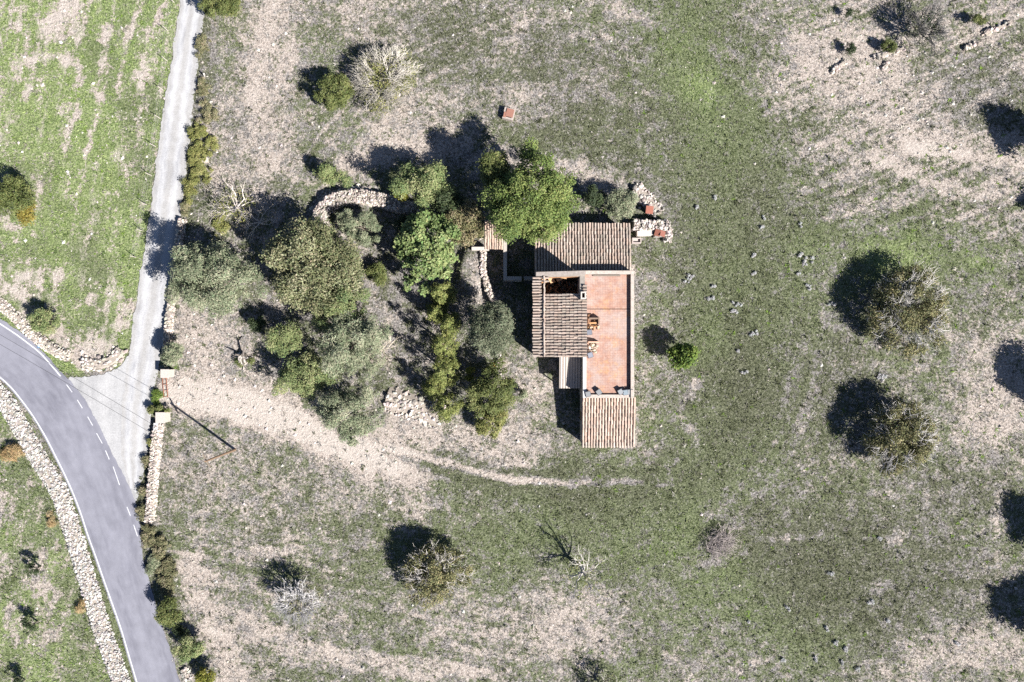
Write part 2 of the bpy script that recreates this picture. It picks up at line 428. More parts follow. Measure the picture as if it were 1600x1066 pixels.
    blob(1560, 640, 80, 90, -0.32, 0.36, 0); blob(1600, 560, 60, 60, -0.2, 0.25); blob(1490, 560, 60, 40, -0.1, 0.15); blob(1500, 760, 120, 60, 0.1, -0.2, 0.3)
    blob(1025, 450, 22, 110, 0.02, 0.12, -0.25); blob(1010, 620, 16, 80, 0.0, 0.15, -0.1); blob(1070, 600, 22, 18, -0.35, 0.3); line([(1085, 590), (1062, 650), (1080, 690)], 9, -0.4, 0.3)
    blob(1030, 700, 50, 20, -0.2, 0.1)
    # the drive and the yard
    line([(262, 612), (320, 618), (400, 640), (480, 668), (560, 715), (640, 740)], 26, -0.9, 0.75); line([(262, 612), (380, 632), (480, 668)], 14, -0.4, 0.5)
    blob(340, 560, 75, 60, -0.45, 0.32); blob(300, 500, 40, 60, -0.4, 0.3); blob(380, 620, 100, 24, -0.4, 0.35); blob(430, 480, 40, 30, -0.4, 0.3)
    blob(560, 700, 90, 30, -0.4, 0.4); blob(720, 690, 160, 34, -0.42, 0.38); blob(830, 620, 60, 80, -0.2, 0.26, 0.0); blob(640, 650, 60, 40, -0.35, 0.35)
    line([(610, 700), (700, 728), (800, 750), (880, 758), (1000, 748)], 7, -0.6, 0.5, 0, True)
    line([(620, 712), (720, 740), (810, 765), (900, 775), (1010, 768)], 10, 0.5, -0.5, 0.1); line([(640, 695), (760, 722), (870, 742)], 7, 0.3, -0.3, 0.3)
    line([(860, 780), (960, 790), (1060, 760), (1130, 700), (1165, 620), (1170, 540)], 40, 0.34, -0.4, 0.18); line([(900, 745), (1010, 730), (1060, 690)], 16, 0.3, -0.3, 0.3)
    blob(620, 480, 60, 110, -0.3, 0.2, 0.3); blob(740, 430, 30, 60, -0.3, 0.25, 0.1)
    # south
    blob(400, 760, 150, 90, -0.04, 0.1, 0.15); blob(640, 790, 70, 30, -0.2, 0.3); blob(330, 700, 60, 50, -0.1, 0.1, 0.1)
    line([(300, 880), (330, 960), (370, 1080)], 26, -0.6, 0.5); line([(320, 800), (310, 860)], 10, -0.3, 0.25); blob(390, 1000, 40, 50, -0.2, 0.15)
    line([(380, 980), (520, 1015), (640, 1045), (760, 1050)], 9, -0.45, 0.4); line([(400, 1005), (560, 1040)], 7, -0.4, 0.35); line([(380, 870), (460, 860)], 9, -0.3, 0.3)
    blob(580, 880, 130, 60, 0.12, -0.1, -0.05); blob(780, 850, 120, 60, 0.22, -0.2, -0.15); blob(990, 860, 140, 60, 0.26, -0.3, -0.2); blob(1120, 920, 110, 90, 0.24, -0.25, -0.25)
    blob(880, 970, 110, 70, -0.26, 0.25, 0); blob(790, 1030, 160, 40, -0.12, 0.15); blob(700, 960, 80, 50, -0.12, 0.15, 0); blob(960, 1040, 60, 40, 0.2, -0.2, -0.3)
    blob(1250, 860, 140, 120, 0.2, -0.35, 0.4); blob(1370, 930, 160, 100, 0.18, -0.35, 0.42); blob(1250, 990, 90, 80, 0.3, -0.3, -0.3); blob(1560, 1020, 90, 60, -0.25, 0.3)
    blob(1430, 1040, 90, 40, -0.15, 0.2); blob(1280, 960, 40, 14, -0.5, 0.4, 0, -20); blob(1450, 880, 150, 80, 0.05, -0.15, 0.3); line([(1560, 760), (1555, 850)], 6, -0.3, 0.2); line([(1215, 850), (1290, 830)], 6, -0.4, 0.3)
    blob(1410, 845, 14, 10, -0.6, 0.5); blob(1385, 920, 12, 8, -0.6, 0.5); blob(1090, 880, 30, 12, -0.5, 0.3); blob(1125, 800, 40, 10, -0.2, 0.2, 0, -20); blob(1500, 330, 120, 20, -0.1, 0.2)
    line([(322, 50), (312, 140), (304, 220), (294, 300), (288, 340)], 24, 0.25, -0.6, 0.5, True); line([(222, 780), (240, 870), (262, 930)], 16, 0.2, -0.5, 0.6, True)
    line([(34, 655), (68, 712), (103, 769), (128, 837), (151, 906), (176, 975), (204, 1066)], 7, 0.6, -0.4, -0.3, True); line([(0, 492), (45, 520), (80, 560), (120, 585)], 8, 0.6, -0.4, -0.3, True)
    line([(228, 690), (220, 780)], 7, 0.5, -0.5, 0.2, True)
    blob(660, 500, 110, 140, 0.05, -0.30, 0.35); blob(430, 470, 60, 60, 0.05, -0.25, 0.3); blob(620, 420, 70, 60, 0.1, -0.3, 0.4)
    line([(1060, 20), (1110, 160), (1130, 300), (1150, 450), (1165, 580), (1140, 690), (1050, 770), (900, 795)], 85, 0.24, -0.35, -0.12)
    # streaks: lengthwise in the west, round the house elsewhere
    west = in_poly(px, py, westN) | in_poly(px, py, westS)
    sw = fbm((px + 0.17 * py) / 7, py / 110, 51, 3, 0.7) - 0.5
    rr_ = np.hypot(px - 840, (py - 470)); an_ = np.arctan2(py - 470, px - 840)
    sh = fbm(rr_ / 7, an_ * 3.0, 52, 3, 0.7) - 0.5
    sl = fbm((px * 0.97 + py * 0.2) / 130, (py - 0.17 * px) / 6, 53, 3, 0.7) - 0.5
    sn = fbm((px - py * 0.5) / 90, (py + 0.45 * px) / 7, 54, 3, 0.7) - 0.5
    kh = smooth(180, 260, rr_) * (1 - smooth(430, 520, rr_)); ks = smooth(760, 860, py) * (1 - smooth(760, 900, px)); kn = smooth(1150, 1300, px) * (1 - smooth(330, 400, py))
    st_ = np.where(west, sw * 0.7, sh * 0.75 * kh * (1 - ks) * (1 - kn) + sl * 0.8 * ks + sn * 1.1 * kn)
    g = g + st_; b = b - st_ * 0.8
    line([(600, 697), (700, 727), (800, 750), (880, 758), (1000, 748)], 7, -0.55, 0.4, 0, False); line([(610, 714), (720, 742), (810, 766), (900, 776), (1020, 768)], 9, 0.5, -0.6, 0.1, True)
    line([(262, 612), (320, 618), (400, 640), (480, 668), (560, 708), (620, 728)], 20, -0.9, 0.9, 0, False)
    line([(990, 752), (1060, 722), (1105, 660), (1120, 600)], 6, -0.25, 0.22, 0, False); line([(980, 772), (1070, 742), (1125, 680)], 5, -0.22, 0.2, 0, False)
    line([(640, 722), (740, 748), (850, 772), (960, 774), (1040, 750), (1085, 700)], 5, -0.45, 0.35, 0, False)
    # general mottling
    n1 = fbm(px / 90, py / 90, 21) - 0.5; n2 = fbm(px / 30, py / 24, 22, 5, 0.75) - 0.5
    g = g + n1 * 0.35 + n2 * 0.85; b = b - n1 * 0.2 - n2 * 0.3 + (fbm(px / 30, py / 30, 23, 5, 0.75) - 0.5) * 0.9; o = o + (fbm(px / 70, py / 70, 24) - 0.5) * 0.7 + 0.08 * (~west)
    return np.clip(g, 0, 1), np.clip(b, 0, 1.6), np.clip(o, 0, 1)

track_poly = TRACK_L + TRACK_R[::-1]
road_poly = ROAD_L + ROAD_R[::-1]
HOUSE_BOX = [(832, 352), (984, 352), (990, 690), (908, 690), (908, 555), (832, 555)]

def ground_z(px, py):
    z = -0.03 - 0.05 * fbm(px / 22, py / 22, 40, 3)
    d = np.hypot((px - 737) / 24, (py - 425) / 46)            # bank held up by the curved wall
    z = z + 1.0 * (1 - smooth(0.55, 1.15, d))
    d = np.hypot((px - 690) / 60, (py - 425) / 55)
    return z

# ------------------------------------------------------------------ ground
def build_ground():
    st = 3.5                                                   # 0.25 m
    xs = np.arange(-80, 1680.1, st); ys = np.arange(-80, 1146.1, st)
    PX, PY = np.meshgrid(xs, ys)
    ny, nx = PX.shape
    px, py = PX.ravel(), PY.ravel()
    z = ground_z(px, py)
    V = np.stack([(px - 800) / K, (533 - py) / K, z], 1)
    g, b, o = cover(px, py)
    C = np.stack([g, b, o], 1)
    i = np.arange(ny * nx).reshape(ny, nx)
    F = np.stack([i[1:, :-1], i[1:, 1:], i[:-1, 1:], i[:-1, :-1]], -1).reshape(-1, 4)
    # apron out to the horizon: rings of coarser quads round the fine sheet
    edge = list(i[0, :]) + list(i[1:, -1]) + list(i[-1, -2::-1]) + list(i[-2:0:-1, 0])
    rv = [V]; rc = [C]; rf = [F]
    prev = np.array(edge); base = len(V); pv = V[prev]
    for sc in (1.15, 1.5, 2.4, 5.0, 14.0):
        nv = V[edge].copy(); nv[:, :2] *= sc; nv[:, 2] = -0.06
        gg, bb, oo = cover(nv[:, 0] * K + 800, 533 - nv[:, 1] * K)
        ke = np.ones(161) / 161.0
        gg, bb, oo = [np.convolve(np.concatenate([q[-80:], q, q[:80]]), ke, 'valid') for q in (gg, bb, oo)]
        rv.append(nv); rc.append(np.stack([gg, bb, oo], 1))
        cur = np.arange(base, base + len(edge)); base += len(edge)
        rf.append(np.stack([prev, np.roll(prev, -1), np.roll(cur, -1), cur], 1))
        prev = cur
    me = mesh_np('ground', np.concatenate(rv), [np.concatenate(rf)], np.concatenate(rc), True, 'cover')
    obj('ground', me, M_ground, kind='structure')
build_ground()

def resample(pts, step):
    pts = np.array(pts, float)
    d = np.concatenate([[0], np.cumsum(np.hypot(*np.diff(pts, axis=0).T))])
    s = np.linspace(0, d[-1], max(2, int(d[-1] / step)))
    # smoothed by a cubic through neighbours (numpy only): linear then box filter
    out = np.stack([np.interp(s, d, pts[:, 0]), np.interp(s, d, pts[:, 1])], 1)
    k = max(1, int(14 / step))
    if k > 1:
        pad = np.concatenate([np.repeat(out[:1], k, 0), out, np.repeat(out[-1:], k, 0)])
        ker = np.ones(2 * k + 1) / (2 * k + 1)
        sm = np.stack([np.convolve(pad[:, j], ker, 'valid') for j in (0, 1)], 1)
        w = np.minimum(1, np.minimum(np.arange(len(out)), np.arange(len(out))[::-1]) / (k + 1.0))[:, None]
        out = out * (1 - w) + sm * w
    return out

def strip(name, L, R, z, mat, na=10, jit=(0, 0), thick=0.05):
    n = 320
    def even(pts):
        p = resample(pts, 3.0); d = np.concatenate([[0], np.cumsum(np.hypot(*np.diff(p, axis=0).T))])
        s = np.linspace(0, d[-1], n)
        return np.stack([np.interp(s, d, p[:, 0]), np.interp(s, d, p[:, 1])], 1), s / K
    l, sl = even(L); r, _ = even(R)
    dv = (r - l); dv /= np.linalg.norm(dv, axis=1)[:, None]
    r2 = RS(3)
    if jit[0]: l = l - dv * (r2.rand(n, 1) * jit[0] + (noise2(sl * 1.2, sl * 0, 4)[:, None] - 0.5) * jit[0] * 2)
    if jit[1]: r = r + dv * (r2.rand(n, 1) * jit[1] + (noise2(sl * 1.2, sl * 0, 8)[:, None] - 0.5) * jit[1] * 2)
    us = np.linspace(0, 1, na + 1)
    P = l[:, None, :] * (1 - us)[None, :, None] + r[:, None, :] * us[None, :, None]
    wid = np.linalg.norm(r - l, axis=1) / K
    V = np.zeros((n, na + 3, 3)); lane = np.zeros((n, na + 3, 3))
    V[:, 1:-1, 0] = (P[..., 0] - 800) / K; V[:, 1:-1, 1] = (533 - P[..., 1]) / K; V[:, 1:-1, 2] = z
    V[:, 0] = V[:, 1]; V[:, -1] = V[:, -2]; V[:, 0, 2] -= thick + 0.08; V[:, -1, 2] -= thick + 0.08
    lane[:, 1:-1, 0] = us[None] ; lane[:, -1, 0] = 1
    lane[:, :, 1] = (sl * 0.25)[:, None]; lane[:, :, 2] = wid[:, None]
    i = np.arange(n * (na + 3)).reshape(n, na + 3)
    F = np.stack([i[:-1, :-1], i[1:, :-1], i[1:, 1:], i[:-1, 1:]], -1).reshape(-1, 4)
    me = mesh_np(name, V.reshape(-1, 3), F, lane.reshape(-1, 3), False, 'lane')
    return obj(name, me, mat, kind='structure')

strip('gravel_track', TRACK_L, TRACK_R, 0.012, M_track, 16, (1.7, 2.2))
strip('asphalt_road', ROAD_L, ROAD_R, 0.028, M_road, 12, (0, 1.2))
def build_apron():
    pts = resample(APRON + [APRON[0]], 4)[:-1]
    r2 = RS(8); pts = pts + (r2.rand(len(pts), 2) - 0.5) * 3
    V = np.stack([(pts[:, 0] - 800) / K, (533 - pts[:, 1]) / K, np.full(len(pts), 0.006)], 1)
    import bmesh
    bm = bmesh.new()
    f = bm.faces.new([bm.verts.new(v) for v in V])
    if f.normal.z < 0: f.normal_flip()
    bm.normal_update()
    if f.normal.z < 0: f.normal_flip()
    bmesh.ops.triangulate(bm, faces=[f])
    me = bpy.data.meshes.new('gravel_apron'); bm.to_mesh(me); bm.free()
    a = me.attributes.new('lane', 'FLOAT_COLOR', 'POINT')
    c = np.ones((len(me.vertices), 4), np.float32)
    co = np.zeros(len(me.vertices) * 3, np.float32); me.vertices.foreach_get('co', co); co = co.reshape(-1, 3)
    c[:, 0] = co[:, 0] * 0.1; c[:, 1] = co[:, 1] * 0.1
    a.data.foreach_set('color', c.ravel())
    obj('gravel_apron', me, M_apron, kind='structure')
build_apron()

def band(name, pts, w, z, kind='structure', mat=None):
    p = resample(pts, 4.0) if len(pts) > 2 else np.array(pts, float)
    d = np.gradient(p, axis=0); d /= np.linalg.norm(d, axis=1)[:, None]
    nrm = np.stack([-d[:, 1], d[:, 0]], 1)
    a = p + nrm * w / 2; b = p - nrm * w / 2
    V = np.concatenate([np.stack([(q[:, 0] - 800) / K, (533 - q[:, 1]) / K, np.full(len(q), z)], 1) for q in (a, b)])
    n = len(p); i = np.arange(n - 1)
    F = np.stack([i, i + 1, i + 1 + n, i + n], 1)
    me = mesh_np(name, V, F)
    return obj(name, me, mat, kind=kind)
band('edge_line', [(x + 3.2 * 0.8, y - 0.8 * 1.5) for x, y in ROAD_L], 1.9, 0.033, mat=M_line)
band('edge_line', [(-255, 392), (-118, 435), (-48, 474), (0, 506), (25, 522), (63, 551), (95, 588)], 2.0, 0.033, mat=M_line)
for a, b in [((104, 601), (113, 613)), ((121, 625), (129, 638)), ((137, 651), (145, 665)), ((151, 677), (160, 693)), ((165, 704), (171, 718)), ((177, 729), (187, 758)), ((198.5, 792), (204, 806)), ((209, 820), (215, 838))]:
    band('lane_dash', [a, b], 1.25, 0.033, mat=M_line)

# ------------------------------------------------------------------ stones and dry stone walls
def ico():
    p = (1 + 5 ** 0.5) / 2
    V = np.array([(-1, p, 0), (1, p, 0), (-1, -p, 0), (1, -p, 0), (0, -1, p), (0, 1, p), (0, -1, -p), (0, 1, -p), (p, 0, -1), (p, 0, 1), (-p, 0, -1), (-p, 0, 1)]) / math.hypot(1, p)
    F = np.array([(0, 11, 5), (0, 5, 1), (0, 1, 7), (0, 7, 10), (0, 10, 11), (1, 5, 9), (5, 11, 4), (11, 10, 2), (10, 7, 6), (7, 1, 8), (3, 9, 4), (3, 4, 2), (3, 2, 6), (3, 6, 8), (3, 8, 9), (4, 9, 5), (2, 4, 11), (6, 2, 10), (8, 6, 7), (9, 8, 1)])
    return V, F
ICOV, ICOF = ico()
def rand_rot(r, n):
    q = r.randn(n, 4); q /= np.linalg.norm(q, axis=1)[:, None]
    w, x, y, z = q.T
    return np.stack([1 - 2 * (y * y + z * z), 2 * (x * y - z * w), 2 * (x * z + y * w),
                     2 * (x * y + z * w), 1 - 2 * (x * x + z * z), 2 * (y * z - x * w),
                     2 * (x * z - y * w), 2 * (y * z + x * w), 1 - 2 * (x * x + y * y)], -1).reshape(n, 3, 3)
def stones(name, P, S, cols, r, off=(0, 0, 0)):
    """P (n,3) centres, S (n) sizes: angular stones joined into one mesh"""
    n = len(P)
    V = ICOV[None] * (0.78 + 0.45 * r.rand(n, 12, 1))
    V = V * (np.array([1.0, 0.8, 0.62])[None, None] * (0.8 + 0.4 * r.rand(n, 1, 3)))
    a = r.rand(n) * 6.28; til = rand_rot(r, n)
    V = np.where((r.rand(n) < 0.5)[:, None, None], np.einsum('nij,nkj->nki', til, V), V)
    c, s = np.cos(a)[:, None], np.sin(a)[:, None]
    V = np.stack([V[..., 0] * c - V[..., 1] * s, V[..., 0] * s + V[..., 1] * c, V[..., 2]], -1)
    V = V * (S[:, None, None] * 0.6) + P[:, None, :]
    F = (ICOF[None] + (np.arange(n) * 12)[:, None, None]).reshape(-1, 3)
    C = np.repeat(cols, 12, 0)
    return mesh_np(name, V.reshape(-1, 3) - np.array(off), F, C)
def stone_cols(r, n, base=(0.40, 0.355, 0.31), var=0.48):
    k = 1 + (r.rand(n, 1) - 0.55) * 2 * var
    c = np.array(base)[None] * k
    c = c * (1 + (r.rand(n, 3) - 0.5) * 0.12)
    return c

def dry_wall(name, label, pts, width, height, size, seed, dens=1.0, base=(0.40, 0.355, 0.31), taper=0.75, group=None, part='wall_stones', cat='stone wall', z0=0.0):
    r = RS(seed)
    p = resample(pts, 2.0)
    d = np.gradient(p, axis=0); d /= np.linalg.norm(d, axis=1)[:, None]
    nrm = np.stack([-d[:, 1], d[:, 0]], 1)
    L = len(p) * 2.0 / K; wm = width / K
    layers = max(1, int(round(height / (size * 0.62))))
    P = []; S = []
    for l in range(layers + 1):
        zz = height * l / layers
        ww = wm * (1 - (1 - taper) * l / layers)
        top = l == layers
        n = int(L * ww / (size * size * 0.62) * dens) if top else int(L * 2 / (size * 0.8) * dens)
        i = r.randint(0, len(p), n)
        u = (r.rand(n) - 0.5) if top else np.where(r.rand(n) < 0.5, -0.5, 0.5) * (0.9 + 0.1 * r.rand(n))
        q = p[i] + d[i] * (r.rand(n, 1) - 0.5) * 4 + nrm[i] * (u * ww * K)[:, None]
        s = size * (0.5 + 1.3 * r.rand(n) ** 2.2)
        zt = zz - 0.10 + r.rand(n) * 0.12 - (np.abs(u) * 0.25 * min(height, 0.6) if top else 0)
        P.append(np.stack([(q[:, 0] - 800) / K, (533 - q[:, 1]) / K, np.maximum(zt, 0.03) + z0], 1)); S.append(s)
    P = np.concatenate(P); S = np.concatenate(S)
    mid = p[len(p) // 2]; base_loc = ((mid[0] - 800) / K, (533 - mid[1]) / K, z0)
    t = thing(name, label, cat, base_loc, group)
    obj(part, stones(part, P, S, stone_cols(r, len(P), base), r, base_loc), M_stone, t, kind='stuff')
    # solid heart of the wall
    A = Acc(); n = len(p)
    h = height * 0.86
    rows = []
    for off, zz in ((-0.46, -0.1), (-0.40 * taper, h), (0.40 * taper, h), (0.46, -0.1)):
        q = p + nrm * off * width
        rows.append(np.stack([(q[:, 0] - 800) / K, (533 - q[:, 1]) / K, np.full(n, zz + z0)], 1))
    V = np.concatenate(rows); i = np.arange(n - 1); F = []
    for k in range(3): F.append(np.stack([i + k * n, i + 1 + k * n, i + 1 + (k + 1) * n, i + (k + 1) * n], 1))
    A.add(V, [np.concatenate(F), np.array([[0, n, 2 * n, 3 * n], [n - 1, 4 * n - 1, 3 * n - 1, 2 * n - 1]])], (0.30, 0.26, 0.22))
    obj('wall_core', A.mesh('wall_core', base_loc), M_stone, t)
    return t

dry_wall('dry_stone_wall', 'long wide pale dry stone wall along the outer side of the road bend', WALL_W, 28, 0.5, 0.19, 11, 1.15, (0.43, 0.405, 0.375), 0.7)
dry_wall('dry_stone_wall', 'curved hook-shaped dry stone wall round the garden corner with a grey-green shrub inside',
         [(506, 356), (500, 342), (508, 325), (530, 312), (560, 308), (595, 314), (630, 325), (668, 334)], 21, 1.25, 0.2, 12, 1.35, (0.41, 0.36, 0.315), 0.85)
dry_wall('dry_stone_wall', 'straight narrow stone wall with a square white end beside the gravel junction', [(249, 664), (246, 700), (241, 750), (236, 812)], 13, 0.8, 0.2, 13, 1.2, (0.46, 0.40, 0.35))
dry_wall('dry_stone_wall', 'low stone edging wall on the east side of the track below the shading olive', [(286, 345), (279, 400), (272, 450), (267, 490), (262, 540), (261, 560)], 9, 0.7, 0.22, 14, 1.1, (0.42, 0.37, 0.32))
dry_wall('dry_stone_wall', 'crumbling stone wall at the inner road bend north of the white edge line', [(-40, 442), (0, 474), (22, 492), (50, 522), (85, 548), (110, 558)], 17, 0.4, 0.19, 15, 1.0, (0.47, 0.42, 0.36), 0.7)
dry_wall('dry_stone_wall', 'thick stone wall running east from the tiled north wing', [(988, 354), (1044, 355)], 14, 1.35, 0.24, 16, 1.5, (0.47, 0.41, 0.365), 0.95)
dry_wall('dry_stone_wall', 'short stone wall stub turning south beside the rusty crumpled sheet', [(1043, 361), (1042, 378)], 9, 1.1, 0.24, 17, 1.4, (0.46, 0.40, 0.355), 0.9)
dry_wall('retaining_wall', 'curved narrow retaining wall between the sunlit bank and the shaded yard', [(755, 394), (754, 412), (754, 428), (760, 442), (766, 460), (776, 476)], 8, 1.15, 0.22, 18, 1.6, (0.43, 0.37, 0.325), 0.9)
dry_wall('dry_stone_wall', 'low stone step beside the orange sack south of the round dark oak', [(779, 552), (780, 592)], 6, 0.45, 0.2, 19, 1.3, (0.40, 0.35, 0.31))
dry_wall('stone_heap', 'pale heap of tumbled stones beside the grey-green bush north of the house', [(990, 296), (1006, 308), (1018, 322), (1026, 335)], 24, 0.45, 0.3, 20, 1.2, (0.46, 0.40, 0.36), 0.6, None, 'heap_stones', 'stones')
dry_wall('stone_heap', 'spread of tumbled stones below the row of cypresses', [(604, 622), (630, 630), (660, 640), (690, 652)], 42, 0.35, 0.34, 21, 0.7, (0.46, 0.41, 0.37), 0.6, None, 'heap_stones', 'stones')
dry_wall('stone_heap', 'loose pale stones on the grassy corner where track meets road', [(130, 566), (152, 570), (178, 564), (188, 545)], 22, 0.25, 0.3, 22, 0.8, (0.47, 0.42, 0.37), 0.6, None, 'heap_stones', 'stones')
dry_wall('stone_heap', 'small outcrop of stones at the road verge by the bottom edge', [(286, 1045), (296, 1062)], 12, 0.3, 0.28, 23, 1.0, (0.45, 0.41, 0.37), 0.6, None, 'heap_stones', 'stones')
dry_wall('stone_heap', 'stony ground outside the hooked wall in the dark shade', [(492, 330), (505, 308), (545, 297), (580, 296)], 14, 0.25, 0.3, 24, 0.7, (0.42, 0.38, 0.34), 0.6, None, 'heap_stones', 'stones')
for i, (a, b, lab) in enumerate([((1536, 52), (1580, 36), 'longest dark-shadowed rock ledge near the top right corner'), ((1507, 76), (1526, 68), 'short pale rock ledge below the longest ledge at top right'),
                                 ((1377, 108), (1388, 98), 'split pale rock ledge below the small leafy bush at top right'), ((1300, 110), (1320, 96), 'thin slanting pale rock ledge on the stony slope'), ((1366, 90), (1412, 76), 'pale rock rib beside the small leafy bush at top right')]):
    dry_wall('rock_ledge', lab, [a, ((a[0] + b[0]) / 2, (a[1] + b[1]) / 2 + 1), b], 6, 0.28, 0.3, 60 + i, 1.0, (0.42, 0.36, 0.32), 0.6, None, 'ledge_rocks', 'rock')

# ------------------------------------------------------------------ the farmhouse
TILE_COLS = np.array([(0.44, 0.335, 0.27), (0.50, 0.40, 0.33), (0.40, 0.29, 0.22), (0.42, 0.37, 0.32), (0.34, 0.27, 0.21), (0.52, 0.44, 0.37), (0.38, 0.34, 0.27)])
TILE_COLS = TILE_COLS * np.array((0.88, 0.86, 0.87))
TMEAN = TILE_COLS.mean(0) * 1.08
def tile_row(A, O, U, V, N, length, r, wob=0.0, rad=0.105, step=0.40, tint=(1, 1, 1)):
    """a line of barrel tiles from the high end O along U (down the slope); V across, N up"""
    n = max(1, int(round(length / step))); st = length / n; seg = 5
    ph = np.linspace(0, math.pi, seg + 1)
    wv = (r.rand(n + 1) - 0.5) * wob
    for k in range(n):
        ra = rad * (0.86 + 0.06 * r.rand()); rb = rad * (1.0 + 0.06 * r.rand())
        jx = (r.rand() - 0.5) * 0.045 + wv[k]; jz = (r.rand() - 0.5) * 0.03; jr = (r.rand() - 0.35) * (0.1 if k == n - 1 else 0.04)
        a = k * st - 0.02; b = (k + 1) * st + 0.05 + jr
        ring = []
        for rr, l, lift in ((ra, a, 0.0), (rb, b, 0.028)):
            for t in ph:
                ring.append(O + U * l + V * (math.cos(t) * rr + jx) + N * (math.sin(t) * rr * 1.0 + lift + jz))
        rv = np.array(ring); m = seg + 1
        q = np.array([(j, j + 1, m + j + 1, m + j) for j in range(seg)])[:, ::-1]
        c = (TILE_COLS[r.randint(len(TILE_COLS))] * 0.5 + TMEAN * 0.5) * (0.85 + 0.28 * r.rand()) * np.array(tint)
        A.add(rv, [q, np.array([list(range(m, 2 * m))])], c)

def lerp3(a, b, t): return np.array(a) + (np.array(b) - np.array(a)) * t

def tiled_slope(parent, hiA, hiB, loA, loB, nrows, seed, wob=0.02, roof=None, short=0.0, spans=None, tint=(1, 1, 1), rad=0.105):
    """hiA->hiB the high edge, loA->loB the low edge; each row its own part. short: length of the doubled eave tiles"""
    r = RS(seed)
    hiA, hiB, loA, loB = [np.array(p, float) for p in (hiA, hiB, loA, loB)]
    base = np.array(parent.matrix_world.translation) if False else np.array([0, 0, 0.])
    Nn = np.cross(loA - hiA, hiB - hiA); Nn /= np.linalg.norm(Nn)
    if Nn[2] < 0: Nn = -Nn
    for k in range(nrows):
        t = (k + 0.5) / nrows
        a = lerp3(hiA, hiB, t); b = lerp3(loA, loB, t)
        U = b - a; L = np.linalg.norm(U); U /= L
        V = np.cross(Nn, U)
        A = Acc()
        for (s0, s1) in (spans(k, t) if spans else [(0.0, 1.0)]):
            if s1 - s0 < 0.02: continue
            tile_row(A, a + U * L * s0 + Nn * 0.05 + V * (r.rand() - 0.5) * wob, U, V, Nn, L * (s1 - s0) - short, r, wob, rad, tint=tint)
        if short:
            V2 = A
            tile_row(A, a + U * (L - short - 0.06) + Nn * 0.10, U, V, Nn, short + 0.12, r, 0.02, rad * 1.02, 0.5, tint=(1.12, 1.12, 1.12))
        if A.n:
            obj('tile_row', A.mesh('tile_row', ORIG), M_tile, parent)

ORIG = np.array(W(910, 520, 0))
house = thing('farmhouse', 'old farmhouse with tiled roofs, a terracotta roof terrace and a collapsed roof corner', 'farmhouse', tuple(ORIG))
def hp(name, A, mat, parent=None, **k):
    return obj(name, A.mesh(name, ORIG), mat, parent or house, **k)

Z_TER = 3.8
# plan lines of the tall wing (outer faces)
xW, xE = W(836.5, 0, 5.6)[0] + 0.12, W(918, 0, 7.0)[0] - 0.25
yN, yS = W(0, 425, 6.2)[1], W(0, 558, 6.2)[1] + 0.05
zW, zE = 5.45, 6.9
def ztall(x): return zW + (zE - zW) * (x - xW) / (xE - xW)
T = 0.5
# --- tall wing walls (hollow, so that the fallen roof shows the room)
A = Acc()
def sloped_wall(A, x0, x1, y0, y1, z0, dz=0.0, col=(1, 1, 1)):
    A.add(*hexa([(x0, y0, z0), (x1, y0, z0), (x1, y1, z0), (x0, y1, z0)],
                [(x0, y0, ztall(x0) + dz), (x1, y0, ztall(x1) + dz), (x1, y1, ztall(x1) + dz), (x0, y1, ztall(x0) + dz)]), col)
sloped_wall(A, xW, xW + T, yS, yN, -0.1)
hp('west_wall', A, M_render)
A = Acc(); sloped_wall(A, xE - T, xE, yS, yN, -0.1); hp('east_wall', A, M_render)
A = Acc(); sloped_wall(A, xW + T + 0.003, xE - T - 0.003, yS + 0.003, yS + T, -0.1); hp('south_wall', A, M_render)
A = Acc(); sloped_wall(A, xW + T + 0.003, xE - T - 0.003, yN - T, yN - 0.003, -0.1, 0.0); hp('north_wall', A, M_render)
A = Acc(); sloped_wall(A, xW - 0.05, xE + 0.05, yN - 0.38, yN + 0.05, 5.35, 0.16); hp('gable_coping', A, M_coping)
# ochre plaster inside the open room
A = Acc()
A.add(*hexa([(xW + T + 0.01, yN - T - 0.04, 2.0), (xE - T - 0.01, yN - T - 0.04, 2.0), (xE - T - 0.01, yN - T - 0.005, 2.0), (xW + T + 0.01, yN - T - 0.005, 2.0)],
            [(xW + T + 0.01, yN - T - 0.04, ztall(xW + T) - 0.1), (xE - T - 0.01, yN - T - 0.04, ztall(xE - T) - 0.1), (xE - T - 0.01, yN - T - 0.005, ztall(xE - T) - 0.1), (xW + T + 0.01, yN - T - 0.005, ztall(xW + T) - 0.1)]))
A.add(*box(xW + T + 0.005, xW + T + 0.04, yN - 3.2, yN - T - 0.05, 2.0, 5.5))
hp('room_plaster', A, M_plaster)
yH = W(0, 460, 6.2)[1]            # south edge of the hole
xHw, xHe = W(846, 0, 5.7)[0], W(909, 0, 6.8)[0]
A = Acc(); A.add(*box(xW + T + 0.05, xE - T - 0.05, yS + T + 0.05, yN - T - 0.06, 2.35, 2.6)); hp('room_floor', A, M_earth)
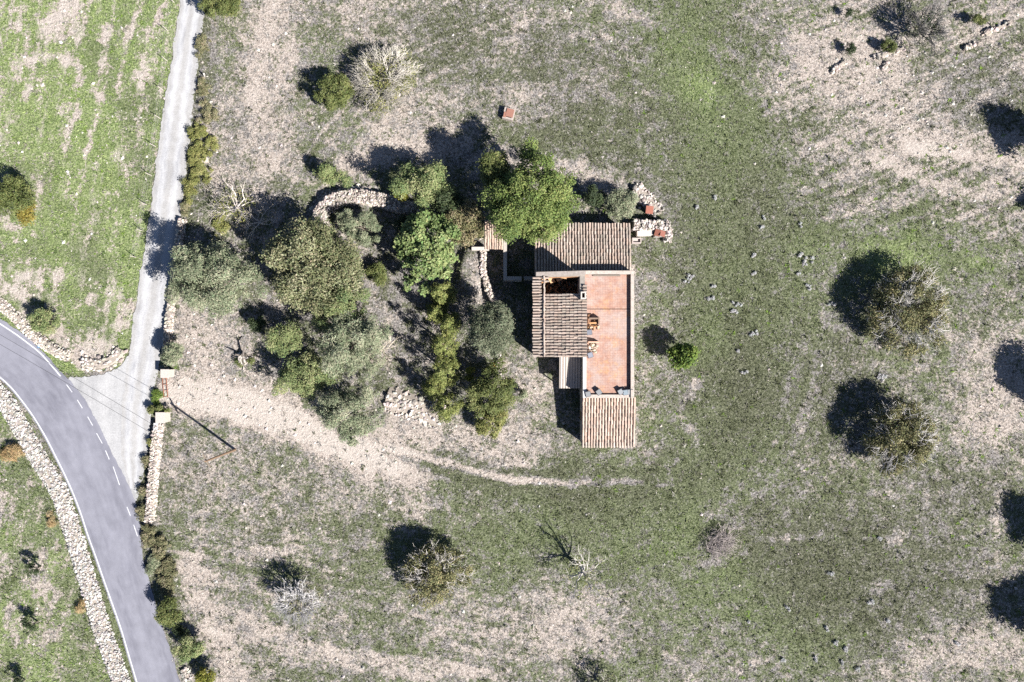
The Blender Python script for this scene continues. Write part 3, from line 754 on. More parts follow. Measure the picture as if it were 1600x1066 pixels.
# fallen roof inside the room: broken tiles, boards, beams
r = RS(77)
A = Acc()
for i in range(190):
    x = xHw + r.rand() * (xHe - xHw - 0.2); y = yH - 0.6 + r.rand() * (yN - T - 0.1 - yH + 0.5)
    pile = 0.55 + 1.1 * math.exp(-((x - xHw - 0.5) / 1.4) ** 2) + 0.7 * math.exp(-((y - yN + 0.7) / 0.7) ** 2)
    c = [(0.30, 0.15, 0.075), (0.40, 0.23, 0.12), (0.17, 0.095, 0.055), (0.34, 0.27, 0.2), (0.24, 0.14, 0.08)][r.randint(5)]
    A.add(*obox((x, y, 2.6 + pile * r.rand()), (0.25 + 0.35 * r.rand(), 0.14 + 0.12 * r.rand(), 0.04 + 0.05 * r.rand()), r.rand() * 6.3, ((r.rand() - .5) * 1.4, (r.rand() - .5) * 1.4)), np.array(c) * (1.1 + 0.8 * r.rand()))
hp('fallen_roof_rubble', A, M_clay, kind='stuff')
for (px, py, L, rz, ty) in [(858, 440, 1.7, 1.2, 0.5), (872, 438, 1.4, 1.75, 0.6), (884, 437, 1.2, 0.4, 0.3), (893, 447, 2.0, 0.9, 0.25), (866, 452, 1.8, 2.5, 0.2)]:
    A = Acc(); x, y, _ = W(px, py, 4.3)
    A.add(*obox((x, y, 4.0), (L, 0.13, 0.13), rz, (0, ty)), (0.24, 0.15, 0.09)); hp('broken_beam', A, M_wood)
for (px, py, sx, sy, rz, z) in [(856, 432, 0.9, 0.5, 0.1, 5.3), (873, 434, 0.55, 0.7, 0.3, 5.2), (881, 432, 0.6, 0.45, -0.2, 5.7), (862, 438, 0.5, 0.7, 0.5, 4.9), (850, 437, 0.4, 0.7, 0.2, 5.2)]:
    A = Acc(); x, y, _ = W(px, py, z)
    A.add(*obox((x, y, z), (sx, sy, 0.07), rz, (0.35, -0.2)), (0.50, 0.32, 0.18)); hp('hanging_roof_board', A, M_clay)

# --- roof of the tall wing
def deck(name, pts_top, th=0.12):
    A = Acc(); p = np.array(pts_top, float); q = p.copy(); q[:, 2] -= th
    A.add(*hexa(q, p), (0.25, 0.195, 0.168))
    return hp(name, A, M_tile)
eL, eR = xW - 0.22, xE + 0.2     # eave overhang west, verge east
def tdeck(name, x0, x1, y0, y1):
    return deck(name, [(x0, y0, ztall(x0) + 0.05), (x1, y0, ztall(x1) + 0.05), (x1, y1, ztall(x1) + 0.05), (x0, y1, ztall(x0) + 0.05)])
yTop = yN - 0.40
troof = tdeck('west_wing_roof', eL, eR, yS - 0.05, yH)
tdeck('roof_edge', eL, xHw, yH + 0.004, yTop)
tdeck('roof_edge', xHe, eR, yH + 0.004, W(0, 446, 6.8)[1])
nrow = 28
def tspan(k, t):
    """rows over the hole keep only their ends"""
    y = yTop + (yS - 0.05 - yTop) * t
    f = lambda x: (eR - x) / (eR - eL)
    if y < yH: return [(0.0, 1.0)]
    out = [(f(xHw + 0.05 + (0.75 if y > W(0, 440, 6)[1] else 0)), 1.0)]
    if y < W(0, 446, 6.8)[1]: out.append((0.0, f(xHe - 0.25)))
    return out
tiled_slope(troof, (eR, yTop - 0.02, ztall(eR)), (eR, yS - 0.05, ztall(eR)), (eL, yTop - 0.02, ztall(eL)), (eL, yS - 0.05, ztall(eL)), nrow, 31, 0.07, None, 0.55, tspan)
# broken lengths of tile lying across the old roof (the rows sag and slip)
A = Acc()
O = np.array((W(850, 0, 5.7)[0], yTop, ztall(W(850, 0, 5.7)[0]) + 0.16)); tile_row(A, O, np.array((0, -1., 0)), np.array((1., 0, 0)), np.array((0, 0, 1.)), yTop - yS, RS(5), 0.05, 0.10, tint=(1.05, 1.05, 1.08))
obj('eave_tile_row', A.mesh('eave_tile_row', ORIG), M_tile, troof)
# chimney on the terrace side of the roof
cx, cy, _ = W(911, 462, 7.4)
A = Acc(); zc0, zc1 = ztall(cx) - 0.1, ztall(cx) + 1.0
for (x0, x1, y0, y1) in ((-0.26, -0.14, -0.36, 0.36), (0.14, 0.26, -0.36, 0.36), (-0.137, 0.137, -0.36, -0.24), (-0.137, 0.137, 0.24, 0.36)):
    A.add(*box(cx + x0, cx + x1, cy + y0, cy + y1, zc0, zc1), (0.5, 0.45, 0.4))
ch = hp('chimney', A, M_stone)
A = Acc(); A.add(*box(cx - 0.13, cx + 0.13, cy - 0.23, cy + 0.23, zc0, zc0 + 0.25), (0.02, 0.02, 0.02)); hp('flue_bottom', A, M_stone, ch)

# --- north wing (single pitch falling north)
nx0, nx1 = W(835, 0, 2.6)[0] , W(986, 0, 2.6)[0]
nyN, nyS = W(0, 351, 2.3)[1], yN + 0.004
zNn, zNs = 2.25, 2.95
A = Acc()
A.add(*hexa([(nx0 + 0.15, nyS, -0.1), (nx1 - 0.15, nyS, -0.1), (nx1 - 0.15, nyN - 0.2, -0.1), (nx0 + 0.15, nyN - 0.2, -0.1)],
            [(nx0 + 0.15, nyS, zNs - 0.1), (nx1 - 0.15, nyS, zNs - 0.1), (nx1 - 0.15, nyN - 0.2, zNn - 0.1), (nx0 + 0.15, nyN - 0.2, zNn - 0.1)]))
hp('north_wing_wall', A, M_render)
nroof = deck('north_wing_roof', [(nx0, nyS + 0.004, zNs), (nx1, nyS + 0.004, zNs), (nx1, nyN, zNn), (nx0, nyN, zNn)][0:4])
tiled_slope(nroof, (nx0, nyS, zNs), (nx1, nyS, zNs), (nx0, nyN, zNn), (nx1, nyN, zNn), 34, 32, 0.035, None, 0.42)

# --- terrace block
tx0, tx1 = W(911, 0, 4.0)[0], W(991, 0, 4.2)[0]
tyN, tyS = W(0, 423, 4.2)[1], W(0, 622, 4.0)[1]
A = Acc()
A.add(*box(tx0 + 0.02, tx1 - 0.02, tyS + 0.02, yS - 0.01, -0.1, 3.6))
A.add(*box(xE + 0.01, tx1 - 0.021, yS - 0.009, tyN - 0.02, -0.1, 3.599))
hp('terrace_block', A, M_render)
yJ = W(0, 483, Z_TER)[1]
for i, (x0, x1, y0, y1) in enumerate(((xE + 0.012, tx1 - 0.36, yJ + 0.035, tyN - 0.38), (xE + 0.012, tx1 - 0.36, yS + 0.01, yJ - 0.035), (tx0 + 0.36, tx1 - 0.36, tyS + 0.36, yS + 0.005))):
    A = Acc(); A.add(*box(x0, x1, y0, y1, 3.602, Z_TER)); hp('terrace_floor', A, M_terrace)
A = Acc(); A.add(*box(tx1 - 0.355, tx1, tyS, tyN, 3.604, 4.2)); hp('east_parapet', A, M_coping)
A = Acc(); A.add(*box(xE + 0.06, tx1 - 0.36, tyN - 0.37, tyN, 3.604, 4.2)); hp('north_parapet', A, M_coping)
A = Acc(); A.add(*box(tx0 + 0.36, tx1 - 0.36, tyS, tyS + 0.355, 3.604, 4.03)); hp('south_parapet', A, M_coping)
A = Acc(); A.add(*box(tx0, tx0 + 0.355, tyS, yS - 0.02, 3.604, 3.95)); hp('west_parapet', A, M_coping_w)
# --- south wing
sx0, sx1 = W(909, 0, 2.8)[0], W(993, 0, 2.8)[0]
syN, syS = tyS - 0.004, W(0, 697, 2.4)[1]
zSn, zSs = 3.05, 2.4
A = Acc()
A.add(*hexa([(sx0 + 0.08, syS + 0.2, -0.1), (sx1 - 0.12, syS + 0.2, -0.1), (sx1 - 0.12, syN, -0.1), (sx0 + 0.08, syN, -0.1)],
            [(sx0 + 0.08, syS + 0.2, zSs - 0.1), (sx1 - 0.12, syS + 0.2, zSs - 0.1), (sx1 - 0.12, syN, zSn - 0.1), (sx0 + 0.08, syN, zSn - 0.1)]))
hp('south_wing_wall', A, M_render)
sroof = deck('south_wing_roof', [(sx0, syS, zSs), (sx1, syS, zSs), (sx1, syN - 0.004, zSn), (sx0, syN - 0.004, zSn)])
tiled_slope(sroof, (sx0, syN, zSn), (sx1, syN, zSn), (sx0, syS, zSs), (sx1, syS, zSs), 19, 33, 0.012, None, 0.4, tint=(1.26, 1.19, 1.16), rad=0.115)

# --- corrugated lean-to in the corner
ax0, ax1 = W(874, 0, 2.3)[0], tx0 - 0.02
ayN, ayS = yS - 0.02, W(0, 607, 2.2)[1]
A = Acc(); n = 80; xs = np.linspace(ax0, ax1, n); zz = 0.035 * np.sin(xs * 2 * math.pi / 0.29)
def sheet(zo): 
    return np.concatenate([np.stack([xs, np.full(n, ayN), 2.55 + zz + zo], 1), np.stack([xs, np.full(n, ayS), 2.15 + zz + zo], 1)])
i = np.arange(n - 1)
A.add(sheet(0), np.stack([i, i + n, i + 1 + n, i + 1], 1), (0.40, 0.35, 0.31)); A.add(sheet(-0.012), np.stack([i, i + 1, i + 1 + n, i + n], 1), (0.3, 0.27, 0.24))
hp('corrugated_lean_to_roof', A, mat_tint('fibre_cement', 0.9, 10, 0.25, 0.2, 0.01))
for x in (ax0 + 0.12, ax1 - 0.2):
    A = Acc(); A.add(*box(x, x + 0.1, ayS + 0.1, ayS + 0.2, -0.1, 2.16), (0.26, 0.2, 0.14)); hp('lean_to_post', A, M_wood)
# doors and windows in the walls
def wall_opening(name, x0, x1, y0, y1, z0, z1, mat, col, sub=None):
    A = Acc(); A.add(*box(x0, x1, y0, y1, z0, z1), col); return hp(name, A, mat)
w = wall_opening('window', xW - 0.02, xW + 0.05, yS + 2.0, yS + 2.9, 3.6, 4.7, M_wood, (0.14, 0.19, 0.12))
w = wall_opening('window', xW - 0.02, xW + 0.05, yS + 5.0, yS + 5.9, 3.6, 4.7, M_wood, (0.14, 0.19, 0.12))
wall_opening('door', xW - 0.02, xW + 0.05, yS + 3.4, yS + 4.5, -0.05, 2.1, M_wood, (0.2, 0.14, 0.09))
wall_opening('door', sx0 + 0.06, sx0 + 0.13, syS + 2.6, syS + 3.6, -0.05, 2.0, M_wood, (0.2, 0.14, 0.09))
wall_opening('window', tx1 - 0.05, tx1 - 0.005, tyS + 3, tyS + 3.9, 1.2, 2.2, M_wood, (0.14, 0.19, 0.12))
wall_opening('window', tx1 - 0.05, tx1 - 0.005, tyS + 8, tyS + 8.9, 1.2, 2.2, M_wood, (0.14, 0.19, 0.12))
wall_opening('door', xE - 0.03, xE + 0.03, W(0, 476, 4)[1], W(0, 464, 4)[1], Z_TER + 0.01, 5.75, M_wood, (0.2, 0.14, 0.09))

# --- old outbuilding walls and little roof west of the house
ruin = thing('ruined_outbuilding', 'small ruined outbuilding with a scrap of tiled roof half hidden between vine and big tree', 'outbuilding', W(790, 410, 0))
RO = np.array(W(790, 410, 0))
def rwall(px0, px1, py0, py1, z, nm='wall'):
    A = Acc(); a = W(px0, py1, z); b = W(px1, py0, z); A.add(*box(a[0], b[0], a[1], b[1], -0.1, z), (0.40, 0.36, 0.32))
    return obj(nm, A.mesh(nm, RO), M_stone, ruin)
rwall(786.5, 792, 374, 438, 2.0); rwall(792.2, 815, 432, 438, 2.0); rwall(819, 834, 432, 437, 1.6); rwall(757, 785, 343, 347, 2.3)
a = W(757, 389, 2.3); b = W(786, 345, 2.6)
A = Acc(); p = np.array([(a[0], a[1], 2.25), (b[0], a[1], 2.25), (b[0], b[1], 2.65), (a[0], b[1], 2.65)]); q = p.copy(); q[:, 2] -= 0.1
A.add(*hexa(q, p), (0.33, 0.24, 0.18)); rr = obj('tiled_roof', A.mesh('tiled_roof', RO), M_tile, ruin)
_O = ORIG; ORIG = RO
tiled_slope(rr, (a[0], b[1], 2.65), (b[0], b[1], 2.65), (a[0], a[1], 2.25), (b[0], a[1], 2.25), 8, 34, 0.03, tint=(1.15, 1.08, 1.03), rad=0.12)
ORIG = _O
A = Acc(); a = W(737, 391, 1.3); b = W(764, 386, 1.3); A.add(*box(a[0], b[0], a[1], b[1], 0.6, 1.35), (0.5, 0.45, 0.4)); obj('wall', A.mesh('wall', RO), M_stone, ruin)

# ------------------------------------------------------------------ things on and round the terrace
def chair(px, py, rz, label, seat=(0.20, 0.205, 0.21)):
    x, y, _ = W(px, py, Z_TER + 0.3)
    t = thing('chair', label, 'chair', (x, y, Z_TER), 'grey square chairs left on the roof terrace')
    t.rotation_euler = (0, 0, rz)
    A = Acc(); A.add(*box(-0.25, 0.25, -0.25, 0.25, 0.25, 0.29), seat); obj('seat', A.mesh('seat'), M_paint, t)
    A = Acc(); A.add(*obox((0, 0.28, 0.36), (0.5, 0.05, 0.16), 0, (-0.15, 0)), (0.05, 0.055, 0.065)); obj('backrest', A.mesh('backrest'), M_paint, t)
    A = Acc()
    for s in (-0.268, 0.268):
        A.add(*box(s - 0.016, s + 0.016, -0.27, 0.27, 0.22, 0.272), (0.04, 0.045, 0.055))
    A.add(*box(-0.251, 0.251, -0.283, -0.254, 0.22, 0.272), (0.04, 0.045, 0.055))
    obj('seat_frame', A.mesh('seat_frame'), M_paint, t)
    for sx in (-0.25, 0.25):
        for sy in (-0.25, 0.25):
            A = Acc(); A.add(*box(sx - 0.016, sx + 0.016, sy - 0.016, sy + 0.016, 0.005, 0.25), (0.04, 0.045, 0.055)); obj('leg', A.mesh('leg'), M_paint, t)
chair(919, 616, 0.2, 'grey chair in the south-west corner of the terrace')
chair(936, 613, 0.6, 'grey chair turned diagonally, standing alone by the south parapet')
chair(970, 612.5, 0.5, 'grey chair at the west end of the row of three in the terrace corner', (0.24, 0.25, 0.26))
chair(977.5, 613.5, 0.15, 'grey chair in the middle of the row of three in the terrace corner', (0.20, 0.24, 0.27))
chair(985.3, 613, 0.0, 'grey chair in the south-east corner of the terrace against the parapet', (0.27, 0.28, 0.29))
chair(921, 519.5, 0.15, 'grey chair between the two broken heaps on the terrace', (0.15, 0.16, 0.19))
chair(922.5, 555, 0.3, 'grey chair at the corner of the tiled west roof below the stone heap', (0.21, 0.22, 0.26))
# broken brick oven and rubble stump against the house wall
x0, y0, _ = W(927, 503, Z_TER)
ov = thing('ruined_brick_oven', 'broken orange brick oven heap on the terrace against the tiled roof', 'brick ruin', (x0, y0, Z_TER))
r = RS(91)
for (dx, dy, sx, sy, sz, c) in [(-0.55, 0.25, 0.16, 0.95, 0.55, 0), (-0.05, 0.35, 1.0, 0.16, 0.75, 1), (0.55, 0.1, 0.16, 0.8, 0.62, 1), (-0.1, -0.15, 0.9, 0.16, 0.42, 2), (-0.35, -0.62, 0.22, 0.5, 0.28, 3), (0.08, -0.66, 0.16, 0.52, 0.26, 3), (0.5, -0.6, 0.14, 0.5, 0.2, 3)]:
    A = Acc(); n = max(2, int(sz / 0.13))
    col = [(0.33, 0.18, 0.11), (0.27, 0.19, 0.145), (0.36, 0.20, 0.095), (0.42, 0.25, 0.145)][c]
    for k in range(n):
        A.add(*obox((dx + (r.rand() - .5) * .05, dy + (r.rand() - .5) * .05, 0.004 + sz * (k + 0.5) / n), (sx * (1 - 0.12 * r.rand()), sy * (1 - 0.12 * r.rand()), sz / n - 0.012), (r.rand() - .5) * 0.12), np.array(col) * (0.7 + 0.6 * r.rand()))
    obj('brick_course', A.mesh('brick_course'), M_clay, ov)
for k in range(16):
    A = Acc(); A.add(*obox(((r.rand() - .5) * 1.2, (r.rand() - .5) * 1.5, 0.08 + 0.3 * r.rand()), (0.3, 0.15, 0.06), r.rand() * 6, ((r.rand() - .5), (r.rand() - .5))), np.array([(0.36, 0.19, 0.09), (0.16, 0.08, 0.05), (0.40, 0.31, 0.23)][k % 3]))
    obj('loose_brick', A.mesh('loose_brick'), M_clay, ov)
x0, y0, _ = W(927, 541, Z_TER)
st = thing('stone_stump', 'remains of a pale stone wall stump on the terrace with a slanting dark shadow', 'stone ruin', (x0, y0, Z_TER))
A = Acc(); A.add(*hexa([(-0.62, 0.34, 0.004), (0.62, 0.34, 0.004), (0.62, 0.5, 0.004), (-0.62, 0.5, 0.004)], [(-0.62, 0.34, 0.95), (0.55, 0.34, 0.5), (0.55, 0.5, 0.5), (-0.62, 0.5, 0.95)]), (0.45, 0.28, 0.2)); obj('stub_wall', A.mesh('stub_wall'), M_clay, st)
for k in range(20):
    A = Acc(); s = 0.16 + 0.16 * r.rand(); P = np.array([[(-0.45 + 0.95 * r.rand()), (-0.65 + 0.9 * r.rand()), 0.1 + 0.15 * r.rand()]])
    me = stones('stump_stone', P, np.array([s * 1.3]), stone_cols(r, 1, (0.52, 0.42, 0.33)), r); obj('stump_stone', me, M_stone, st)
# shade line of the north parapet coping put in as a dark bar; thin rods
A = Acc(); x, y, _ = W(948, 431, Z_TER); A.add(*box(-1.45, 1.45, -0.06, 0.06, 0.004, 0.16), (0.20, 0.17, 0.14)); tag(obj('parapet_shade_bar', A.mesh('parapet_shade_bar'), M_wood, loc=(x, y, Z_TER)), 'long dark bar standing in for the coping shade along the north parapet of the terrace', 'shade bar')
for (p0, p1, lab) in [((980.5, 600), (986, 607), 'thin dark rod lying on the terrace above the chair corner'), ((984, 600), (988, 606), 'second thin rod leaning on the east parapet near the chairs')]:
    a = np.array(W(*p0, Z_TER)); b = np.array(W(*p1, Z_TER)); A = Acc(); A.add(*tube([a - a + (0, 0, 0.03), b - a + (0, 0, 0.4)], [0.022, 0.022], 5), (0.03, 0.025, 0.025)); tag(obj('metal_rod', A.mesh('metal_rod'), M_paint, loc=a), lab, 'rod')

# well head in the field
x, y, _ = W(795, 178, 0.5); wl_ = thing('well_head', 'small square well head with a terracotta lid alone in the north field', 'well', (x, y, 0))
rz = -0.25
for (dx, dy, sx, sy) in ((-0.5, 0, 0.2, 1.25), (0.5, 0, 0.2, 1.25), (0, -0.52, 0.79, 0.2), (0, 0.52, 0.79, 0.2)):
    c, s = math.cos(rz), math.sin(rz); A = Acc(); A.add(*obox((dx * c - dy * s, dx * s + dy * c, 0.26), (sx, sy, 0.68), rz), (0.36, 0.31, 0.275)); obj('well_wall', A.mesh('well_wall'), M_stone, wl_)
A = Acc(); A.add(*obox((0.12, 0.05, 0.66), (0.82, 0.9, 0.07), rz), (0.27, 0.135, 0.10)); obj('lid', A.mesh('lid'), M_clay, wl_)
A = Acc(); A.add(*obox((-0.42, -0.12, 0.64), (0.3, 0.6, 0.06), rz), (0.29, 0.14, 0.10)); obj('lid', A.mesh('lid'), M_clay, wl_)
# red sheet on the stone heap, crumpled rusty sheet, stone trough, piers
x, y, _ = W(1015, 328, 0.9); A = Acc(); A.add(*obox((0, 0, 0.0), (0.82, 0.85, 0.06), -0.1, (0.06, 0.04)), (0.29, 0.115, 0.08)); A.add(*obox((0, 0.0, -0.45), (0.55, 0.5, 0.84), -0.1), (0.35, 0.3, 0.26))
tag(obj('terracotta_slab', A.mesh('terracotta_slab'), M_clay, loc=(x, y, 0.9)), 'flat red terracotta slab on a stub among the pale stones', 'slab')
x, y, _ = W(1031, 365, 1.2); A = Acc()
A.add(*obox((-0.28, 0.05, 0.16), (0.62, 0.72, 0.03), -0.3, (0.2, -0.25)), (0.25, 0.10, 0.07)); A.add(*obox((0.28, -0.05, 0.2), (0.6, 0.66, 0.03), -0.3, (-0.15, 0.35)), (0.23, 0.095, 0.07))
A.add(*box(-0.5, 0.5, -0.3, 0.3, -1.2, 0.0), (0.36, 0.32, 0.28))
tag(obj('rusty_sheet', A.mesh('rusty_sheet'), M_clay, loc=(x, y, 1.2)), 'crumpled red-brown sheet on the end of the thick stone wall', 'sheet')
x, y, _ = W(995, 376, 0.5); A = Acc()
for (x0, x1, y0, y1, z0, z1) in ((-0.5, 0.5, -0.3, 0.3, -0.55, -0.2), (-0.5, 0.5, -0.3, -0.2, -0.2, 0.05), (-0.5, 0.5, 0.2, 0.3, -0.2, 0.05), (-0.5, -0.4, -0.197, 0.197, -0.2, 0.05), (0.4, 0.5, -0.197, 0.197, -0.2, 0.05)):
    A.add(*box(x0, x1, y0, y1, z0, z1), (0.42, 0.36, 0.33))
tag(obj('stone_trough', A.mesh('stone_trough'), M_stone, loc=(x, y, 0.5)), 'grey stone trough beside the corner of the north wing', 'trough')
A = Acc(); x, y, _ = W(1008, 364, 1.0); A.add(*obox((0, 0, -0.5), (1.7, 0.5, 1.0), 0.05), (0.58, 0.52, 0.47)); tag(obj('plastered_ledge', A.mesh('plastered_ledge'), M_stone, loc=(x, y, 1.0)), 'whitish plastered ledge in front of the thick stone wall', 'ledge')
def pier(px, py, sx, sy, h, lab):
    x, y, _ = W(px, py, h); t = thing('gate_pier', lab, 'gate pier', (x, y, 0), 'gate piers of the farm drive')
    A = Acc(); A.add(*box(-sx / 2, sx / 2, -sy / 2, sy / 2, -0.1, h - 0.1), (0.44, 0.39, 0.34)); obj('shaft', A.mesh('shaft'), M_stone, t)
    A = Acc(); A.add(*box(-sx / 2 - 0.05, sx / 2 + 0.05, -sy / 2 - 0.05, sy / 2 + 0.05, h - 0.1, h), (0.44, 0.395, 0.355)); obj('cap', A.mesh('cap'), M_stone, t)
pier(257, 584, 0.8, 0.85, 1.35, 'square pale stone gate pier north of the drive beside the small olive')
pier(250, 653, 0.9, 1.1, 1.35, 'square pale stone gate pier at the head of the narrow roadside wall')
A = Acc(); x, y, _ = W(243, 667, 0.8); A.add(*box(-0.22, 0.22, -0.4, 0.4, -0.9, 0.0), (0.62, 0.6, 0.58)); tag(obj('meter_box', A.mesh('meter_box'), M_paint, loc=(x, y, 0.8)), 'small white box against the roadside wall near the gate pier', 'box')
A = Acc(); x, y, _ = W(258, 606, 0.1)
for dx in (-0.22, 0.22): A.add(*obox((dx, 0, 0.02), (0.06, 2.2, 0.05), 0.08), (0.30, 0.13, 0.08))
for dy in (-1.0, -0.35, 0.35, 1.0): A.add(*obox((0, dy, 0.02), (0.44, 0.05, 0.04), 0.08), (0.30, 0.13, 0.08))
tag(obj('fallen_gate', A.mesh('fallen_gate'), M_paint, loc=(x, y, 0.08)), 'narrow rusty gate lying on the ground beside the northern gate pier', 'gate')
A = Acc(); x, y, _ = W(312, 251, 0.2); A.add(*obox((0, 0, 0), (1.8, 0.5, 0.4), 0.08), (0.52, 0.46, 0.40)); tag(obj('stone_slab', A.mesh('stone_slab'), M_stone, loc=(x, y, 0.15)), 'long pale stone slab lying in the scrub east of the track', 'stone')
A = Acc(); x, y, _ = W(320, 118, 0.3); A.add(*obox((0, 0, 0.25), (0.14, 0.14, 1.0), 0.3, (0.2, 0.3)), (0.62, 0.58, 0.53)); tag(obj('marker_post', A.mesh('marker_post'), M_stone, loc=(x, y, 0.2)), 'short pale leaning marker post in the scrub near the top of the track', 'post')
# orange sack, plastic scraps
def sack(px, py, s, col, lab, name, cat):
    r = RS(int(px)); V = ICOV * np.array([s, s * 0.75, s * 0.4]) * (0.8 + 0.4 * r.rand(12, 1)); A = Acc(); A.add(V, ICOF, col)
    x, y, _ = W(px, py, 0); tag(obj(name, A.mesh(name, smooth_shade=True), M_paint, loc=(x, y, s * 0.25)), lab, cat)
sack(772, 569.5, 0.38, (0.75, 0.28, 0.01), 'bright orange plastic sack on the ground beside the low stone step', 'plastic_sack', 'sack')
sack(773, 577, 0.3, (0.36, 0.36, 0.42), 'grey plastic bag lying just below the orange sack', 'plastic_bag', 'bag')
sack(62, 540, 0.35, (0.12, 0.28, 0.45), 'blue plastic scrap on the road verge beside the white edge line', 'plastic_scrap', 'litter')
sack(96, 554, 0.42, (0.10, 0.36, 0.36), 'turquoise plastic scrap on the verge below the crumbling wall', 'plastic_scrap', 'litter')

# wire fence along the track
FP = [(275, -38), (272, 4), (262, 48), (261, 95), (255, 141), (250, 185), (243, 229), (236, 274), (229, 320), (223, 361), (212, 402)]
fx, fy, _ = W(250, 185, 0)
fence = thing('wire_fence', 'thin wire fence on short posts along the west side of the gravel track', 'fence', (fx, fy, 0))
posts = []
for px, py in FP:
    x, y, _ = W(px, py, 0); A = Acc(); A.add(*tube([(x - fx, y - fy, -0.15), (x - fx, y - fy, 1.15)], [0.05, 0.045], 6), (0.42, 0.38, 0.33)); obj('post', A.mesh('post'), M_wood, fence); posts.append((x - fx, y - fy))
for z in (0.35, 0.72, 1.08):
    A = Acc(); A.add(*tube([(x, y + 0.0, z) for x, y in posts], [0.006] * len(posts), 4), (0.25, 0.25, 0.25)); obj('wire', A.mesh('wire'), M_paint, fence)
# utility pole with crossarm, and the wires to the next pole beyond the frame
def upole(px, py, h, lab):
    x, y, _ = W(px, py, 0); t = thing('utility_pole', lab, 'utility pole', (x, y, 0), 'poles of the overhead line')
    A = Acc(); A.add(*tube([(0, 0, -0.2), (0.02, 0, h * 0.5), (0, 0, h)], [0.15, 0.125, 0.10], 10), (0.22, 0.15, 0.10)); obj('shaft', A.mesh('shaft'), M_wood, t)
    A = Acc(); A.add(*obox((0, 0, h - 0.35), (0.12, 1.9, 0.12), 0.52), (0.22, 0.18, 0.14)); obj('crossarm', A.mesh('crossarm'), M_wood, t)
    for s in (-0.85, 0.0, 0.85):
        A = Acc(); A.add(*tube([(-s * math.sin(0.52), s * math.cos(0.52), h - 0.29), (-s * math.sin(0.52), s * math.cos(0.52), h - 0.08)], [0.05, 0.03], 6), (0.5, 0.5, 0.48)); obj('insulator', A.mesh('insulator'), M_paint, t)
    return np.array((x, y, 0))
HP = 7.4
pA = upole(367, 703, HP, 'brown wooden utility pole leaning out of view over its long thin shadow')
pB = upole(367 - 600, 703 - 345, HP, 'far utility pole beyond the road bend')
wt = thing('overhead_line', 'overhead wires whose thin shadows cross the road junction', 'wires', tuple(pA))
for s in (-0.85, 0.85):
    o = np.array((-s * math.sin(0.52), s * math.cos(0.52), HP - 0.08))
    pts = [o + (pB - pA) * t + np.array((0, 0, -0.9 * 4 * t * (1 - t))) for t in np.linspace(0, 1, 25)]
    A = Acc(); A.add(*tube(pts, [0.017] * 25, 4), (0.05, 0.05, 0.05)); obj('wire', A.mesh('wire'), M_paint, wt)

# ------------------------------------------------------------------ trees and shrubs
def leaves(A, centres, radii, n, length, width, cols, r, up=0.55, flat=0.0, shell=0.55, down=True, kink=0.25):
    """leaf-sized rhombi on the outside of clumps; one clump tone each"""
    centres = np.asarray(centres, float); radii = np.asarray(radii, float)
    w = radii ** 2; w = w / w.sum()
    ci = r.choice(len(centres), n, p=w)
    d = r.randn(n, 3); d /= np.linalg.norm(d, axis=1)[:, None]
    d[:, 2] = np.where((d[:, 2] < -0.2) & (r.rand(n) < 0.7), -d[:, 2], d[:, 2])
    rad = radii[ci] * (shell + (1.05 - shell) * r.rand(n) ** 0.6)
    P = centres[ci] + d * rad[:, None] * np.array([1, 1, 1 - flat]) + r.randn(n, 3) * (radii[ci] * 0.24)[:, None]
    P[:, 2] = np.maximum(P[:, 2], 0.04)
    nr = d * 0.75 + r.randn(n, 3) * 0.42 + np.array([0, 0, up]); nr /= np.linalg.norm(nr, axis=1)[:, None]
    t = np.cross(nr, r.randn(n, 3)); t /= np.linalg.norm(t, axis=1)[:, None] + 1e-9
    b = np.cross(nr, t)
    L = length * (0.65 + 0.7 * r.rand(n))[:, None]; Wd = width * (0.65 + 0.7 * r.rand(n))[:, None]
    V = np.stack([P - t * L / 2, P + b * Wd / 2 + nr * Wd * kink - t * L * 0.08, P + t * L / 2, P - b * Wd / 2 + nr * Wd * kink - t * L * 0.08], 1)
    F = (np.array([[0, 3, 2, 1]])[None] + (np.arange(n) * 4)[:, None, None]).reshape(-1, 4)
    cols = np.asarray(cols, float)
    tone = r.rand(len(centres))
    f = np.clip(tone[ci] * 0.6 + r.rand(n) * 0.55 - 0.08, 0, 1)[:, None] * (len(cols) - 1)
    i0 = np.clip(f.astype(int), 0, len(cols) - 2); fr = f - i0
    C = cols[i0[:, 0]] * (1 - fr) + cols[i0[:, 0] + 1] * fr
    C = C * (0.78 + 0.44 * r.rand(n))[:, None] * (1 + r.randn(n, 1) * np.array([[0.10, 0.02, 0.06]]))
    C = np.clip(C, 0.005, 0.8)
    A.add(V.reshape(-1, 3), F, np.repeat(C, 4, 0))

def crown_clumps(r, R, Hh, zc, n, cr, rag=0.25, ell=(1, 1, 0), low=-0.35):
    out = []; rr = []
    ph = r.rand(6) * 6.28
    i = 0
    while len(out) < n:
        d = r.randn(3); d /= np.linalg.norm(d)
        if d[2] < low: continue
        az = math.atan2(d[1], d[0])
        k = 1 + rag * (0.5 * math.sin(2 * az + ph[0]) + 0.4 * math.sin(3 * az + ph[1]) + 0.4 * math.sin(5 * az + ph[2])) + rag * (r.rand() - 0.5)
        s = (0.5 + 0.5 * r.rand() ** 0.6)
        c = cr * (0.45 + 1.0 * r.rand() ** 1.3)
        q = d * s * k * np.array([R - cr * 0.7, R - cr * 0.7, Hh - cr * 0.5])
        ca, sa = math.cos(ell[2]), math.sin(ell[2])
        x, y = q[0] * ell[0], q[1] * ell[1]
        out.append((x * ca - y * sa, x * sa + y * ca, zc + q[2])); rr.append(c)
    return np.array(out), np.array(rr)

